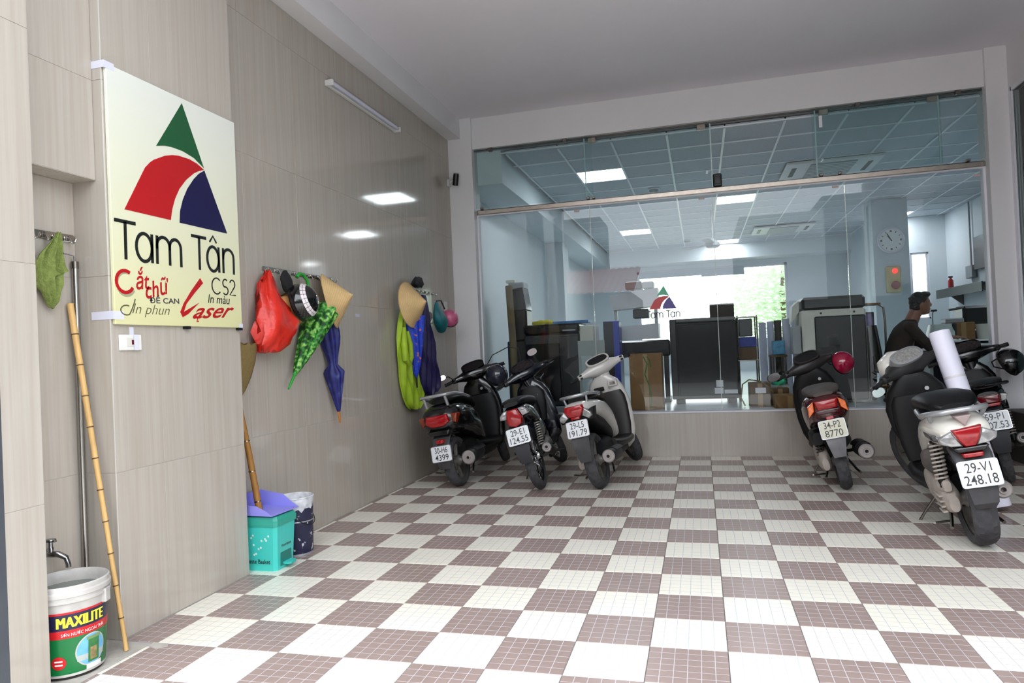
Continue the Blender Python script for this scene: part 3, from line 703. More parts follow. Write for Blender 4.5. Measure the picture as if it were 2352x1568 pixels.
wrap_quad(AC+30, -.016, .030, .048, .145, P('label_shop', (58, 120, 66), .4, var=.2, scale=40), 'label_picture_house', .003)
wrap_quad(AC+30, -.008, .020, .056, .105, P('label_door', (150, 132, 90), .4, var=.4, scale=60), 'label_picture_door', .0034)
wrap_quad(AC+30, -.022, .036, .138, .150, P('label_roof', (120, 150, 96), .4), 'label_picture_roof', .0034)
wrap_quad(AC+36, -.035, .03, .022, .042, MC['label_white'], 'label_patch', .003)
wrap_disc(AC-24, .070, .026, .026, redl, 'label_seal', .0022)
for z in (.060, .074): wrap_quad(AC-24, -.014, .014, z, z+.006, MC['label_white'], 'label_seal_mark', .0028)
M().cbox(.128, .152, -.02, .02, .262, .318, .004, Matrix.Rotation(R(20), 4, 'Z')).o('handle_lug', bw, t)
M().lathe([(.02, 0), (.112, 0), (.114, .012), (.02, .012)], 32).o('base_rim', P('dirty_black', (40, 38, 34), .8), t)
# ================================================================== HANGING THINGS, BIN, BROOM, PAIL
def bagshape(rows, seed, n=26, crumple=.012):
    """rows: (z, yc, half_y, half_x, xc)"""
    rnd = random.Random(seed); rings = []
    for z, yc, hy, hx, xc in rows:
        r = []
        for i in range(n):
            a = 2*PI*i/n; k = 1+.13*math.sin(5*a+z*17+seed)+.08*math.sin(9*a-z*31); c = rnd.uniform(-1, 1)*crumple
            r.append((xc+(hx*k+c*.7)*math.sin(a), yc+(hy*k+c)*math.cos(a), z+rnd.uniform(-1, 1)*crumple*.6))
        rings.append(r)
    return M().loft(rings)
# red plastic bag
t = thing('plastic_bag', 'bulging red plastic bag on the near coat rack', 'bag', (XW, 1.02, 1.77))
X = Matrix.Translation((-XW, -1.02, -1.77))
redbag = P('red_bag_film', (206, 40, 26), .35, var=.14, scale=14, bump=.5, bscale=25)
bagshape([(1.775, 1.02, .012, .01, XW+.055), (1.74, 1.01, .03, .02, XW+.055), (1.70, 1.00, .055, .03, XW+.06), (1.62, 1.0, .09, .05, XW+.07), (1.53, 1.02, .13, .07, XW+.085), (1.46, 1.03, .165, .085, XW+.095), (1.38, 1.02, .165, .085, XW+.095), (1.31, 1.0, .145, .075, XW+.085), (1.27, .98, .11, .05, XW+.075), (1.262, .97, .06, .03, XW+.07)], 4, 34, .017).o('pouch', redbag, t, 55, X)
M().loft([[(XW+.05+d, y, z) for y, z in ((.945, 1.715), (.985, 1.70), (1.0, 1.72), (.96, 1.735))] for d in (0, .012)]).o('handle_loop', redbag, t, 0, X)
# conical hats
def conical_hat(label, c, axis, rad, h):
    t = thing('conical_hat', label, 'hat', c, group='woven conical hats')
    q = Vector(axis).normalized().to_track_quat('Z', 'Y').to_matrix().to_4x4()
    straw = P('palm_leaf', (214, 182, 130), .6, var=.10, scale=10, bump=.25, bscale=60)
    prof = [(rad*(1-k/10)**1.0+.002, h*(k/10)) for k in range(11)]
    m = M(); m.lathe(prof+[(.004, h-.004)]+[(rad*(1-k/10)-.003, h*(k/10)-.006) for k in range(9, -1, -1)], 40, cap=False)
    m.o('cone', straw, t, 30, q)
    for k in range(1, 16):
        f = k/16; M().lathe([(rad*(1-f)+.0025, h*f-.0012), (rad*(1-f)+.0036, h*f), (rad*(1-f)+.0025, h*f+.0012)], 32, cap=False).o('hoop', P('palm_rib', (196, 160, 104), .6), t, 40, q)
    M().lathe([(rad-.004, -.003), (rad+.004, -.003), (rad+.004, .003), (rad-.004, .003)], 40, cap=False).o('rim', MC['palm_rib'], t, 40, q)
    return t
conical_hat('conical straw hat hanging over the blue umbrella', (XW+.10, 1.70, 1.62), (1.0, .40, .25), .20, .17)
conical_hat('conical straw hat on the far coat rack above the lime raincoat', (XW+.12, 3.10, 1.66), (.93, -.05, .12), .21, .17)
# tan cap and black helmet
t = thing('cap', 'tan cloth cap squeezed behind the black helmet', 'cap', (XW+.045, 1.235, 1.60))
tan = P('tan_cloth', (196, 138, 84), .9, var=.1, bump=.3)
M().ell((0, 0, 0), .06, .13, .07, T=Matrix.Rotation(R(38), 4, 'X') @ Matrix.Translation((0, -.02, -.02))).o('crown', tan, t)
M().loft([[(.01+d, y, z) for y, z in ((.02, -.07), (.09, -.06), (.155, -.10), (.15, -.14), (.10, -.165), (.04, -.13))] for d in (-.006, .006)]).o('peak', tan, t, 30)
def helmet(name, label, M4, r, shell, strap, trim=None, peak=False, par_label=None, group=None):
    t = thing(name, label, 'helmet', mat=M4, group=group)
    prof = [(r*math.sin(a), r*1.02*math.cos(a)) for a in [R(2+k*8) for k in range(13)]]
    prof += [(r*math.sin(R(98))-.006, r*math.cos(R(98))), ]+[((r-.012)*math.sin(a), (r-.012)*math.cos(a)) for a in [R(98-k*14) for k in range(7)]]+[(.003, r-.012)]
    M().lathe(prof, 32, cap=False).o('shell', shell, t)
    M().lathe([(r*math.sin(R(97))-.002, r*math.cos(R(97))-.008), (r+.004, r*math.cos(R(96))-.002), (r+.004, r*math.cos(R(93))+.004), (r-.004, r*math.cos(R(92)))], 32, cap=False).o('rim', strap, t)
    M().tube([(r*.95, .0, -.01), (r*.7, .02, -.09), (0, .03, -.13), (-r*.7, .02, -.09), (-r*.95, 0, -.01)], .006, 6).o('chin_strap', strap, t)
    if peak: M().loft([[(r*math.sin(a)*.97*k, -r*math.cos(a)*.97*k-(.0 if k < 1.1 else .02), -.012-(.01 if k > 1.1 else 0)) for a in [R(-50+i*10) for i in range(11)]] for k in (1., 1.28)], False, closed=False).o('peak', strap, t, 40).modifiers.new('t', 'SOLIDIFY').thickness = .004
    return t, r
gblack = P('gloss_black', (14, 14, 16), .12, var=.1, coat=.6)
HM = Matrix.Translation((XW+.12, 1.27, 1.585)) @ frame((0, 0, 0), (0, .80, -.60), (.75, .40, .55)) @ Matrix.Rotation(R(-90), 4, 'X') @ Matrix.Rotation(R(22), 4, 'X')
t, r = helmet('half_helmet', 'glossy black helmet with white checkered band on the near rack', HM, .125, gblack, blackp)
chk = P('checker_white', (226, 216, 220), .35, var=.03)
for row in range(2):
    for k in range(22):
        a = R(k*360/22); th = R(52+row*8.5)
        m = M(); vs = [((r+.0016)*math.sin(th+dt)*math.cos(a+da), (r+.0016)*math.sin(th+dt)*math.sin(a+da), (r+.0016)*1.02*math.cos(th+dt)) for dt, da in ((-.066, -.128), (-.066, .128), (.066, .128), (.066, -.128))]
        m.add(vs+[(x*1.006, y*1.006, z*1.006) for x, y, z in vs], [(0, 3, 2, 1), (4, 5, 6, 7), (0, 1, 5, 4), (1, 2, 6, 5), (2, 3, 7, 6), (3, 0, 4, 7)]).o('checker', chk, t, 0)
t = thing('carry_bag', 'black crumpled bag strap knotted on the near rack', 'bag', (XW+.085, 1.17, 1.735))
bagshape([(.06, 0, .015, .015, 0), (.03, 0, .04, .02, 0), (-.0, .01, .055, .03, 0), (-.05, .02, .05, .03, 0), (-.09, .02, .02, .02, 0)], 9, 14, .01).o('pouch', P('black_cloth', (20, 20, 22), .9), t, 60, None, 1)
# umbrellas
def umbrella(label, c, d, L, r0, cloth_m, tip_m, handle=None, spring=None, open_end=True, nrib=8, amp=.16, tipl=.10, neck=None, prof=None):
    """closed umbrella hanging tip down; c = upper end, d = direction to tip"""
    q = Vector(d).normalized().to_track_quat('Z', 'Y').to_matrix().to_4x4()
    t = thing('umbrella', label, 'umbrella', c, group='closed umbrellas on the coat racks')
    n = nrib*6; rings = []; K = 14
    for k in range(K+1):
        f = k/K; rr = (prof(f) if prof else r0*(1-f)**.75+.008); tw = .9*f
        rings.append([(rr*(1+amp*math.sin(nrib*a+tw*4))*math.cos(a), rr*(1+amp*math.sin(nrib*a+tw*4))*math.sin(a)*.8, f*L) for a in [2*PI*i/n for i in range(n)]])
    M().loft(rings).o('canopy', cloth_m, t, 50, q)
    if spring: M().lathe([(.016, L-.045), (.012, L), (.008, L+.002)], 12).o('ferrule', spring, t, 40, q)
    M().tube([(0, 0, L-.01), (0, 0, L+tipl)], [.010, .007], 10).o('tip', tip_m, t, 40, q)
    if handle:
        pts, hr, hm = handle; M().tube(pts, hr, 10).o('handle', hm, t, 40, Matrix.Translation(Vector(c)*-1))
    return t
def umb_mat(name, c0, c1, c2, scale, pos=(.40, .52, .68)):
    m_ = bpy.data.materials.new(name); m_.use_nodes = True; nt = m_.node_tree; b = nt.nodes['Principled BSDF']; b.inputs['Roughness'].default_value = .55
    tc = nt.nodes.new('ShaderNodeTexCoord'); vz = nt.nodes.new('ShaderNodeTexNoise'); vz.inputs['Scale'].default_value = scale; vz.inputs['Detail'].default_value = 1.5
    rp = nt.nodes.new('ShaderNodeValToRGB'); e = rp.color_ramp; e.interpolation = 'LINEAR'
    e.elements[0].color = (*lin(c0), 1); e.elements[1].color = (*lin(c2), 1); e.elements[0].position = pos[0]; e.elements[1].position = pos[2]
    x = e.elements.new(pos[1]); x.color = (*lin(c1), 1)
    nt.links.new(tc.outputs['Object'], vz.inputs[0]); nt.links.new(vz.outputs['Fac'], rp.inputs[0]); nt.links.new(rp.outputs[0], b.inputs['Base Color']); return m_
gleaf = umb_mat('leaf_print', (16, 62, 20), (46, 138, 34), (160, 205, 110), 34)
gplast = P('green_plastic', (40, 150, 50), .35)
umbrella('green leaf print umbrella with a green crook handle', (XW+.10, 1.58, 1.545), (-.02, -.36, -.46), .56, .11, gleaf, gplast, ([(XW+.09, 1.46, 1.60), (XW+.09, 1.44, 1.70), (XW+.085, 1.43, 1.75), (XW+.08, 1.39, 1.785), (XW+.08, 1.34, 1.785), (XW+.08, 1.315, 1.76)], .012, gplast), gplast, amp=.10, tipl=.11)
navy = umb_mat('navy_print', (22, 24, 92), (30, 36, 112), (70, 84, 130), 16, (.4, .6, .75))
umbrella('dark blue umbrella with a wooden tip under the conical hat', (XW+.07, 1.71, 1.50), (.0, .11, -.71), .70, .075, navy, P('wood_tip', (176, 108, 40), .5), None, None, amp=.10, tipl=.085, prof=lambda f: (.055+.02*math.sin(f*9) if f < .55 else .068*(1-f)/.45+.012))
royal = umb_mat('royal_print', (24, 52, 176), (34, 70, 200), (206, 110, 50), 26, (.40, .62, .70))
umbrella('royal blue umbrella with orange print over the lime raincoat', (XW+.10, 3.18, 1.56), (0, .05, -.56), .58, .115, royal, blackp, None, None, amp=.12, tipl=.09)
# raincoats
lime = P('lime_raincoat', (158, 188, 40), .6, var=.12, scale=8, bump=.3, bscale=14)
o = sheet([(1.62, 3.05, 3.14, XW+.06, .5), (1.50, 3.0, 3.18, XW+.06, .8), (1.36, 2.96, 3.22, XW+.06, 1), (1.20, 2.96, 3.30, XW+.06, 1), (1.10, 2.99, 3.36, XW+.06, 1), (.95, 3.01, 3.44, XW+.06, 1), (.82, 3.03, 3.50, XW+.065, 1), (.74, 3.08, 3.46, XW+.06, 1), (.69, 3.17, 3.38, XW+.055, .8)], 3.2, .021, .012, 46).o('raincoat', lime, None, 60); tag(o, 'lime green raincoat hanging under the far conical hat', 'raincoat')
o = M().tube([(XW+.09, 3.02, 1.45), (XW+.10, 2.985, 1.30), (XW+.10, 3.0, 1.16), (XW+.10, 3.06, 1.13), (XW+.10, 3.12, 1.18), (XW+.10, 3.12, 1.30), (XW+.09, 3.08, 1.42)], [.02, .03, .033, .033, .03, .026, .02], 10).o('belt_loop', lime, o)
purp = P('purple_raincoat', (34, 27, 80), .5, var=.15, scale=8, bump=.3, bscale=14)
o = sheet([(1.78, 3.56, 3.64, XW+.06, .5), (1.65, 3.50, 3.68, XW+.06, .8), (1.5, 3.46, 3.74, XW+.06, 1), (1.30, 3.46, 3.82, XW+.06, 1), (1.1, 3.47, 3.86, XW+.06, 1), (.95, 3.48, 3.90, XW+.06, 1), (.84, 3.50, 3.90, XW+.055, 1), (.80, 3.56, 3.84, XW+.05, .8)], 3.6, .02, .012, 46, 1.).o('raincoat', purp, None, 60); tag(o, 'dark purple raincoat hanging behind the royal blue umbrella', 'raincoat')
t = thing('mesh_bag', 'teal net bag on the far coat rack', 'bag', (XW+.10, 3.90, 1.72))
bagshape([(.02, -.02, .015, .012, -.02), (-.05, -.03, .05, .03, -.01), (-.12, -.02, .10, .06, .0), (-.2, .02, .12, .07, .01), (-.27, .04, .08, .05, .0), (-.31, .04, .03, .03, 0)], 5, 18, .008).o('pouch', P('teal_net', (14, 104, 112), .5, var=.35, scale=10), t, 60, None, 1)
M().tube([(-.02, -.02, .02), (.0, .06, .03), (.02, .11, -.06)], .008, 6).o('strap', blackp, t)
helmet('child_helmet', 'small pink helmet beside the teal bag', Matrix.Translation((XW+.135, 4.10, 1.565)) @ Matrix.Rotation(R(60), 4, 'X') @ Matrix.Rotation(R(35), 4, 'Y'), .095, P('pink_shell', (196, 96, 132), .3, var=.2, scale=20), blackp)
t = thing('cloth_cap', 'dark crumpled cap on top of the far coat rack', 'cap', (XW+.075, 3.42, 1.90))
bagshape([(.045, 0, .04, .025, 0), (.02, 0, .085, .04, 0), (-.02, 0, .09, .05, 0), (-.05, .02, .05, .03, 0)], 8, 20, .016).o('crown', P('charcoal_cloth', (42, 42, 46), .9, var=.3, scale=30), t, 60)

# ---- pedal bin with dustpan on top
def binring(z, x0, x1, y0, y1, c=.018):
    return [(x0+c, y0, z), (x1-c, y0, z), (x1, y0+c, z), (x1, y1-c, z), (x1-c, y1, z), (x0+c, y1, z), (x0, y1-c, z), (x0, y0+c, z)]
t = thing('pedal_bin', 'turquoise pedal bin standing behind the sign pillar', 'bin', (-2.27, .755, 0))
aqua = P('aqua_plastic', (66, 196, 186), .3, var=.04); aqd = P('aqua_lid', (52, 158, 140), .35, var=.04)
M().loft([binring(0, -.105, .118, -.095, .09), binring(.02, -.107, .12, -.097, .092), binring(.26, -.12, .134, -.108, .104)]).o('body', aqua, t, 30)
m = M(); m.loft([binring(.258, -.126, .140, -.114, .110), binring(.29, -.128, .142, -.116, .112), binring(.312, -.118, .132, -.106, .10), binring(.318, -.10, .11, -.09, .085)]); m.o('lid', aqd, t, 30)
m = M(); m.box(.112, .1245, -.055, .055, .02, .11); m.o('pedal_recess', P('aqua_dark', (34, 120, 112), .5), t, 0)
m = M(); m.loft([binring(.025, .10, .17, -.03, .04, .012), binring(.038, .10, .172, -.032, .042, .012)]); m.o('pedal', aqua, t, 30)
tb_k = P('bin_print', (40, 44, 44), .5)
text('lettering_waste_basket', 'Waste Basket', tb_k, t, frame((.0, -.1005, .055), (1, 0, 0), (0, 0, 1)) @ Matrix.Rotation(R(2.5), 4, 'X'), width=.17, height=.026, offset=.012)
text('lettering_waste_basket', 'Waste Basket', P('bin_print_side', (74, 92, 88), .5), t, frame((.1285, -.0, .135), (0, 1, 0), (0, 0, 1)) @ Matrix.Rotation(R(-3), 4, 'X'), width=.10, height=.016, offset=.012)
flm = P('bin_flower', (196, 226, 222), .5)
for k in range(11):
    rr = random.Random(k); px_, pz_ = rr.uniform(-.05, .09), rr.uniform(.08, .21)
    M().lathe([(.001, 0), (.007, .0), (.001, .001)], 7, T=frame((px_, -.0985-.046*pz_, pz_), (1, 0, 0), (0, 0, 1))).o('printed_petal', flm, t, 0)
t = thing('dustpan', 'lilac plastic dustpan lying on the pedal bin', 'dustpan', (-2.28, .755, .3225))
lil = P('lilac_plastic', (142, 140, 222), .35, var=.04)
TD = Matrix.Rotation(R(-4), 4, 'Z')
M().box(-.10, .15, -.12, .125, 0, .006, TD).o('tray', lil, t, 0)
for s_ in (-1, 1):
    y = -.12 if s_ < 0 else .125
    M().prism([(-.13, 0), (.15, 0), (.10, .03), (.04, .075 if s_ > 0 else .055), (-.13, .10 if s_ > 0 else .065)], 1, y-.003, y+.003, TD).o('side_wall', lil, t, 0)
M().box(-.134, -.128, -.12, .125, 0, .10, TD).o('back_wall', lil, t, 0)
# ---- broom
t = thing('broom', 'straw broom standing upside down in the wall corner', 'broom', (-2.30, .735, .332))
cane = P('broom_cane', (150, 104, 44), .6, var=.2, scale=20, stretch=(8, 8, .5)); bris = P('broom_bristle', (124, 104, 60), .9, var=.25, scale=40, stretch=(20, 20, 1), bump=.6, bscale=120)
top = Vector((-.09, -.035, .66)); hd = Vector((-.06, .03, .98))
M().tube([(0, 0, 0), top.lerp(Vector((0, 0, 0)), .5)+Vector((.004, 0, 0)), top], [.020, .018, .016], 10).o('handle', cane, t)
for k in (.08, .35, .62): M().lathe([(.017, -.004), (.0215, -.003), (.0215, .003), (.017, .004)], 12, T=Matrix.Translation(top*k) @ top.to_track_quat('Z', 'Y').to_matrix().to_4x4()).o('wire_binding', steel, t)
hv = [(0, .016, .012), (.15, .05, .02), (.4, .085, .026), (.7, .10, .028), (.95, .088, .03), (1., .075, .03)]
rg = []
for f, hy, hx in hv:
    p = top.lerp(hd, f); rg.append([(p.x+hx*math.sin(2*PI*i/20), p.y+hy*math.cos(2*PI*i/20)*(1+.05*math.sin(7*i)), p.z+.012*math.sin(i*2.3)*f) for i in range(20)])
M().loft(rg).o('bristles', bris, t, 50)
# ---- paint pail
t = thing('paint_pail', 'dark blue paint-stained metal pail beside the pedal bin', 'bucket', (-2.25, 1.035, 0))
m_ = bpy.data.materials.new('stained_navy'); m_.use_nodes = True; nt = m_.node_tree; b = nt.nodes['Principled BSDF']; b.inputs['Roughness'].default_value = .45
tc = nt.nodes.new('ShaderNodeTexCoord'); nz = nt.nodes.new('ShaderNodeTexNoise'); nz.inputs['Scale'].default_value = 22; nz.inputs['Detail'].default_value = 3; rp = nt.nodes.new('ShaderNodeValToRGB')
rp.color_ramp.elements[0].position = .62; rp.color_ramp.elements[1].position = .66; rp.color_ramp.elements[0].color = (*lin((34, 34, 66)), 1); rp.color_ramp.elements[1].color = (*lin((196, 198, 208)), 1)
nt.links.new(tc.outputs['Object'], nz.inputs[0]); nt.links.new(nz.outputs['Fac'], rp.inputs[0]); nt.links.new(rp.outputs[0], b.inputs['Base Color'])
M().lathe([(.02, .004), (.094, .004), (.098, .012), (.105, .28), (.106, .285)], 36, cap=False).o('wall', m_, t)
splash = P('white_splash', (198, 198, 204), .6, var=.25, scale=25)
m = M(); n = 36
rg = [[((.1062+.0015)*math.cos(2*PI*i/n), (.1077)*math.sin(2*PI*i/n), .275+.025*math.sin(i*1.7)+.018*math.sin(i*.8)) for i in range(n)], [(.109*math.cos(2*PI*i/n), .109*math.sin(2*PI*i/n), .345) for i in range(n)]]
m.loft(rg, False); m.lathe([(.109, .345), (.113, .347), (.113, .353), (.108, .355), (.106, .35), (.104, .30), (.098, .02), (.01, .02)], n, cap=False); m.o('collar', splash, t)
M().lathe([(.094, .0), (.1, .0), (.1, .008), (.094, .01)], 36, cap=False).o('base_rim', P('pail_rim', (170, 172, 180), .4, .6), t)
M().tube([(.112*math.cos(a), .112*math.sin(a), .28-.10*math.sin((a+PI/2))) for a in [R(-90+k*12) for k in range(16)]], .0025, 6).o('bail_handle', P('bail_wire', (60, 60, 62), .4, 1.), t)
M().lathe([(.1045, .2), (.1065, .204), (.1045, .208)], 36, cap=False).o('bead_ring', MC['pail_rim'], t)
# ================================================================== MOTORBIKES
rub = P('tyre_rubber', (70, 69, 72), .85, spec=.25, var=.2, scale=20, bump=.2, bscale=80)
alloy = P('dusty_alloy', (120, 116, 112), .45, .6, var=.2, scale=14)
blk = P('bike_black_gloss', (12, 12, 15), .18, var=.1, coat=.5)
blkm = P('bike_black_matt', (13, 13, 15), .5, spec=.3, var=.15, scale=10)
seatm = P('seat_vinyl', (12, 12, 14), .42, spec=.3, var=.15, bump=.15, bscale=120)
redl = P('red_lens', (150, 12, 20), .12, var=.2, scale=40, coat=.5, emit=.02)
ambl = P('amber_lens', (214, 96, 18), .12, var=.2, scale=40, coat=.5, emit=.05)
clrl = P('clear_lens', (150, 148, 148), .08, .25, var=.15, scale=50, coat=.6)
mirg = P('mirror_glass', (212, 206, 206), .05, .9, var=.02)
dust = P('dusty_engine', (160, 150, 142), .8, var=.22, scale=9, bump=.3, bscale=30)
springm = P('spring_steel', (168, 160, 154), .4, .5, var=.1)
mufm = P('muffler_black', (44, 42, 44), .5, .3, var=.3, scale=10)
mufc = P('muffler_cap', (150, 142, 140), .6, .2, var=.15, scale=12)
platem = P('plate_white', (216, 218, 222), .35, var=.03)
platek = P('plate_ink', (28, 28, 32), .4, var=.03)
silver = P('silver_paint', (176, 178, 182), .25, .6, var=.05)

def bike_root(label, xy, head, lean, z=.0):
    A = Matrix.Translation((xy[0], xy[1], z)) @ Matrix.Rotation(R(90-head), 4, 'Z') @ Matrix.Rotation(R(-lean), 4, 'X')
    return thing('motorbike', label, 'motorbike', mat=A, group='parked motorbikes')

def wheel(t, cx, Rr, w, rimm, kind='alloy', nm='wheel', T=None, tread=True, hubm=None):
    """tyre, rim, spokes and hub about an axle along y"""
    n = 72; h = w/2
    prof = [(Rr-.062, -h*.72), (Rr-.045, -h*.95), (Rr-.022, -h), (Rr-.008, -h*.72), (Rr-.001, -h*.36), (Rr, 0), (Rr-.001, h*.36), (Rr-.008, h*.72), (Rr-.022, h), (Rr-.045, h*.95), (Rr-.062, h*.72)]
    rings = []
    for i in range(n):
        a = 2*PI*i/n; r_ = []
        for k, (r, y) in enumerate(prof):
            if tread and 2 < k < 8 and (i+2*abs(k-5)) % 4 < 1 and k != 5: r -= .009
            r_.append((cx+r*math.sin(a), y, Rr+r*math.cos(a)))
        rings.append(r_)
    rings.append(rings[0])
    m = M(); m.loft(rings, False, closed=False); tyre = m.o('tyre', rub, t, 24, T)
    rr = Rr-.058
    pr = [(rr+.002, -h*.74), (rr+.008, -h*.78), (rr+.008, -h*.66), (rr-.012, -h*.5), (rr-.014, h*.5), (rr+.008, h*.66), (rr+.008, h*.78), (rr+.002, h*.74)]
    M().lathe(pr, 40, (cx, 0, Rr), 1, cap=False).o('rim', rimm, t, 40, T)
    hub = M(); hub.lathe([(.012, -.065), (.03, -.065), (.034, -.045), (.05, -.03), (.05, .03), (.034, .045), (.03, .065), (.012, .065)], 20, (cx, 0, Rr), 1); hub.o('hub', hubm or rimm, t, 40, T)
    if kind == 'alloy':
        for k in range(5):
            a = 2*PI*k/5+.3
            m = M(); m.cbox(-.014, .014, -.016, .016, .04, rr-.008, .004, Matrix.Translation((cx, 0, Rr)) @ Matrix.Rotation(a, 4, 'Y')); m.o('spoke', rimm, t, 30, T)
    else:
        for k in range(18):
            a = 2*PI*k/18; s_ = (-1)**k
            p = (cx+.045*math.sin(a+.5*s_), .026*s_, Rr+.045*math.cos(a+.5*s_)); q = (cx+rr*math.sin(a), 0, Rr+rr*math.cos(a))
            M().tube([p, q], .002, 5).o('spoke', chrome, t, 40, T)
    return tyre

def fender(cx, cz, Rr, a0, a1, hw, th=.004, drop=.03, n=12):
    """curved mudguard; angles measured from straight up, positive forward"""
    rings = []
    for k in range(n+1):
        a = R(a0+(a1-a0)*k/n); r_ = []
        for u, dr in ((-1, -drop), (-.8, -.006), (-.4, .004), (0, .006), (.4, .004), (.8, -.006), (1, -drop)):
            r_.append((cx+(Rr+dr)*math.sin(a), u*hw*(1-.25*abs(k/n-.5)*2), cz+(Rr+dr)*math.cos(a)))
        for u, dr in ((1, -drop-.002), (.78, -.012), (.4, -.002), (0, 0), (-.4, -.002), (-.78, -.012), (-1, -drop-.002)):
            r_.append((cx+(Rr+dr)*math.sin(a), u*hw*.97*(1-.25*abs(k/n-.5)*2), cz+(Rr+dr)*math.cos(a)))
        rings.append(r_)
    return M().loft(rings)

def plate(t, c, tilt, l1, l2, wd=.19, ht=.14, yaw=0, mat=None):
    ey = Vector((math.sin(R(tilt)), 0, math.cos(R(tilt))))
    F = frame(c, (0, -1, 0), ey) @ Matrix.Rotation(R(yaw), 4, 'Z')
    p = M().loft([[(q[0], q[1], d) for q in se(wd/2, ht/2, 12, 28)] for d in (0, .003)]).o('licence_plate', mat or platem, t, 30, F)
    edge = M(); a, b = se(wd/2, ht/2, 12, 28), se(wd/2-.004, ht/2-.004, 12, 28)
    edge.loft([[(*q, d) for q in pl] for pl, d in ((a, .003), (a, .0045), (b, .0045), (b, .003))], False); edge.o('plate_rim', silver, p, 30, F)
    for s, z in ((l1, ht*.225), (l2, -ht*.225)):
        text('characters', s, platek, p, F @ Matrix.Translation((0, z, .0036)), height=ht*.36, width=wd*(.80 if len(s) > 5 else .62 if len(s) == 5 else .66), offset=.004)
    return p

def shock(t, p0, p1, r=.026, turns=9, cm=None):
    p0, p1 = Vector(p0), Vector(p1); L = (p1-p0).length; q = (p1-p0).to_track_quat('Z', 'Y').to_matrix().to_4x4(); T = Matrix.Translation(p0) @ q
    pts = [(r*math.cos(a), r*math.sin(a), L*.16+L*.70*a/(2*PI*turns)) for a in [2*PI*turns*i/(turns*12) for i in range(turns*12+1)]]
    s = M().tube(pts, .0058, 6).o('shock_spring', cm or springm, t, 50, T)
    M().lathe([(.006, 0), (.016, 0), (.016, L*.05), (.022, L*.12), (.022, L*.16), (.014, L*.17), (.014, L*.85), (.028, L*.86), (.028, L*.90), (.014, L*.92), (.012, L)], 14).o('shock_body', blkm, t, 40, T)

def muffler(t, p0, p1, r, capm, bodym, shield=True):
    """p0 rear end, p1 front end"""
    p0, p1 = Vector(p0), Vector(p1); L = (p1-p0).length; T = Matrix.Translation(p0) @ (p1-p0).to_track_quat('Z', 'Y').to_matrix().to_4x4()
    M().lathe([(r*.9, .004), (r, .016), (r*1.0, L*.3), (r*.96, L*.7), (r*.6, L*.93), (r*.35, L)], 24).o('muffler', bodym, t, 40, T)
    M().lathe([(.012, -.001), (.014, -.012), (.022, -.012), (.024, -.002), (r*.78, -.004), (r*.93, .006), (r*.9, .012)], 24, cap=False).o('muffler_cap', capm, t, 40, T)
    M().lathe([(.001, .004), (.013, .004)], 12, cap=False).o('exhaust_hole', blkm, t, 0, T)
    if shield: M().loft([[(r*1.12*math.cos(R(a)), r*1.12*math.sin(R(a)), z) for a in range(-60, 61, 15)]+[(r*1.05*math.cos(R(a)), r*1.05*math.sin(R(a)), z) for a in range(60, -61, -15)] for z in (L*.25, L*.55, L*.85)]).o('heat_shield', blkm, t, 30, T @ Matrix.Rotation(R(90), 4, 'Z'))
    M().tube([p1, p1+Vector((.10, .03, -.04)), p1+Vector((.22, .08, -.06)), p1+Vector((.3, .12, .0))], .014, 8).o('exhaust_pipe', mufm, t)

def mirror(t, base, head, r, S, flip=1, back=blkm, facing=(-1, 0, .05)):
    base, head = Vector(base), Vector(head)
    stem = M().tube([base, base.lerp(head, .45)+Vector((.0, .0, .03)), head], .0055, 8).o('mirror_stem', blkm, t, 40, S)
    q = Vector(facing).to_track_quat('Z', 'Y').to_matrix().to_4x4(); T = S @ Matrix.Translation(head) @ q
    h = M(); h.loft([[(p[0]*k, p[1]*k, z) for p in se(r*1.25, r*.8, 2.4, 20)] for k, z in ((.4, -.03), (.85, -.018), (1.0, .0), (.98, .006))]); h.o('mirror_housing', back, t, 40, T)
    M().loft([[(p[0], p[1], z) for p in se(r*1.17, r*.73, 2.4, 20)] for z in (.0055, .0075)]).o('mirror_glass', mirg, t, 30, T)

def steer_mat(H, d, ang): return Matrix.Translation(H) @ Matrix.Rotation(R(ang), 4, Vector(d)) @ Matrix.Translation(Vector(H)*-1)

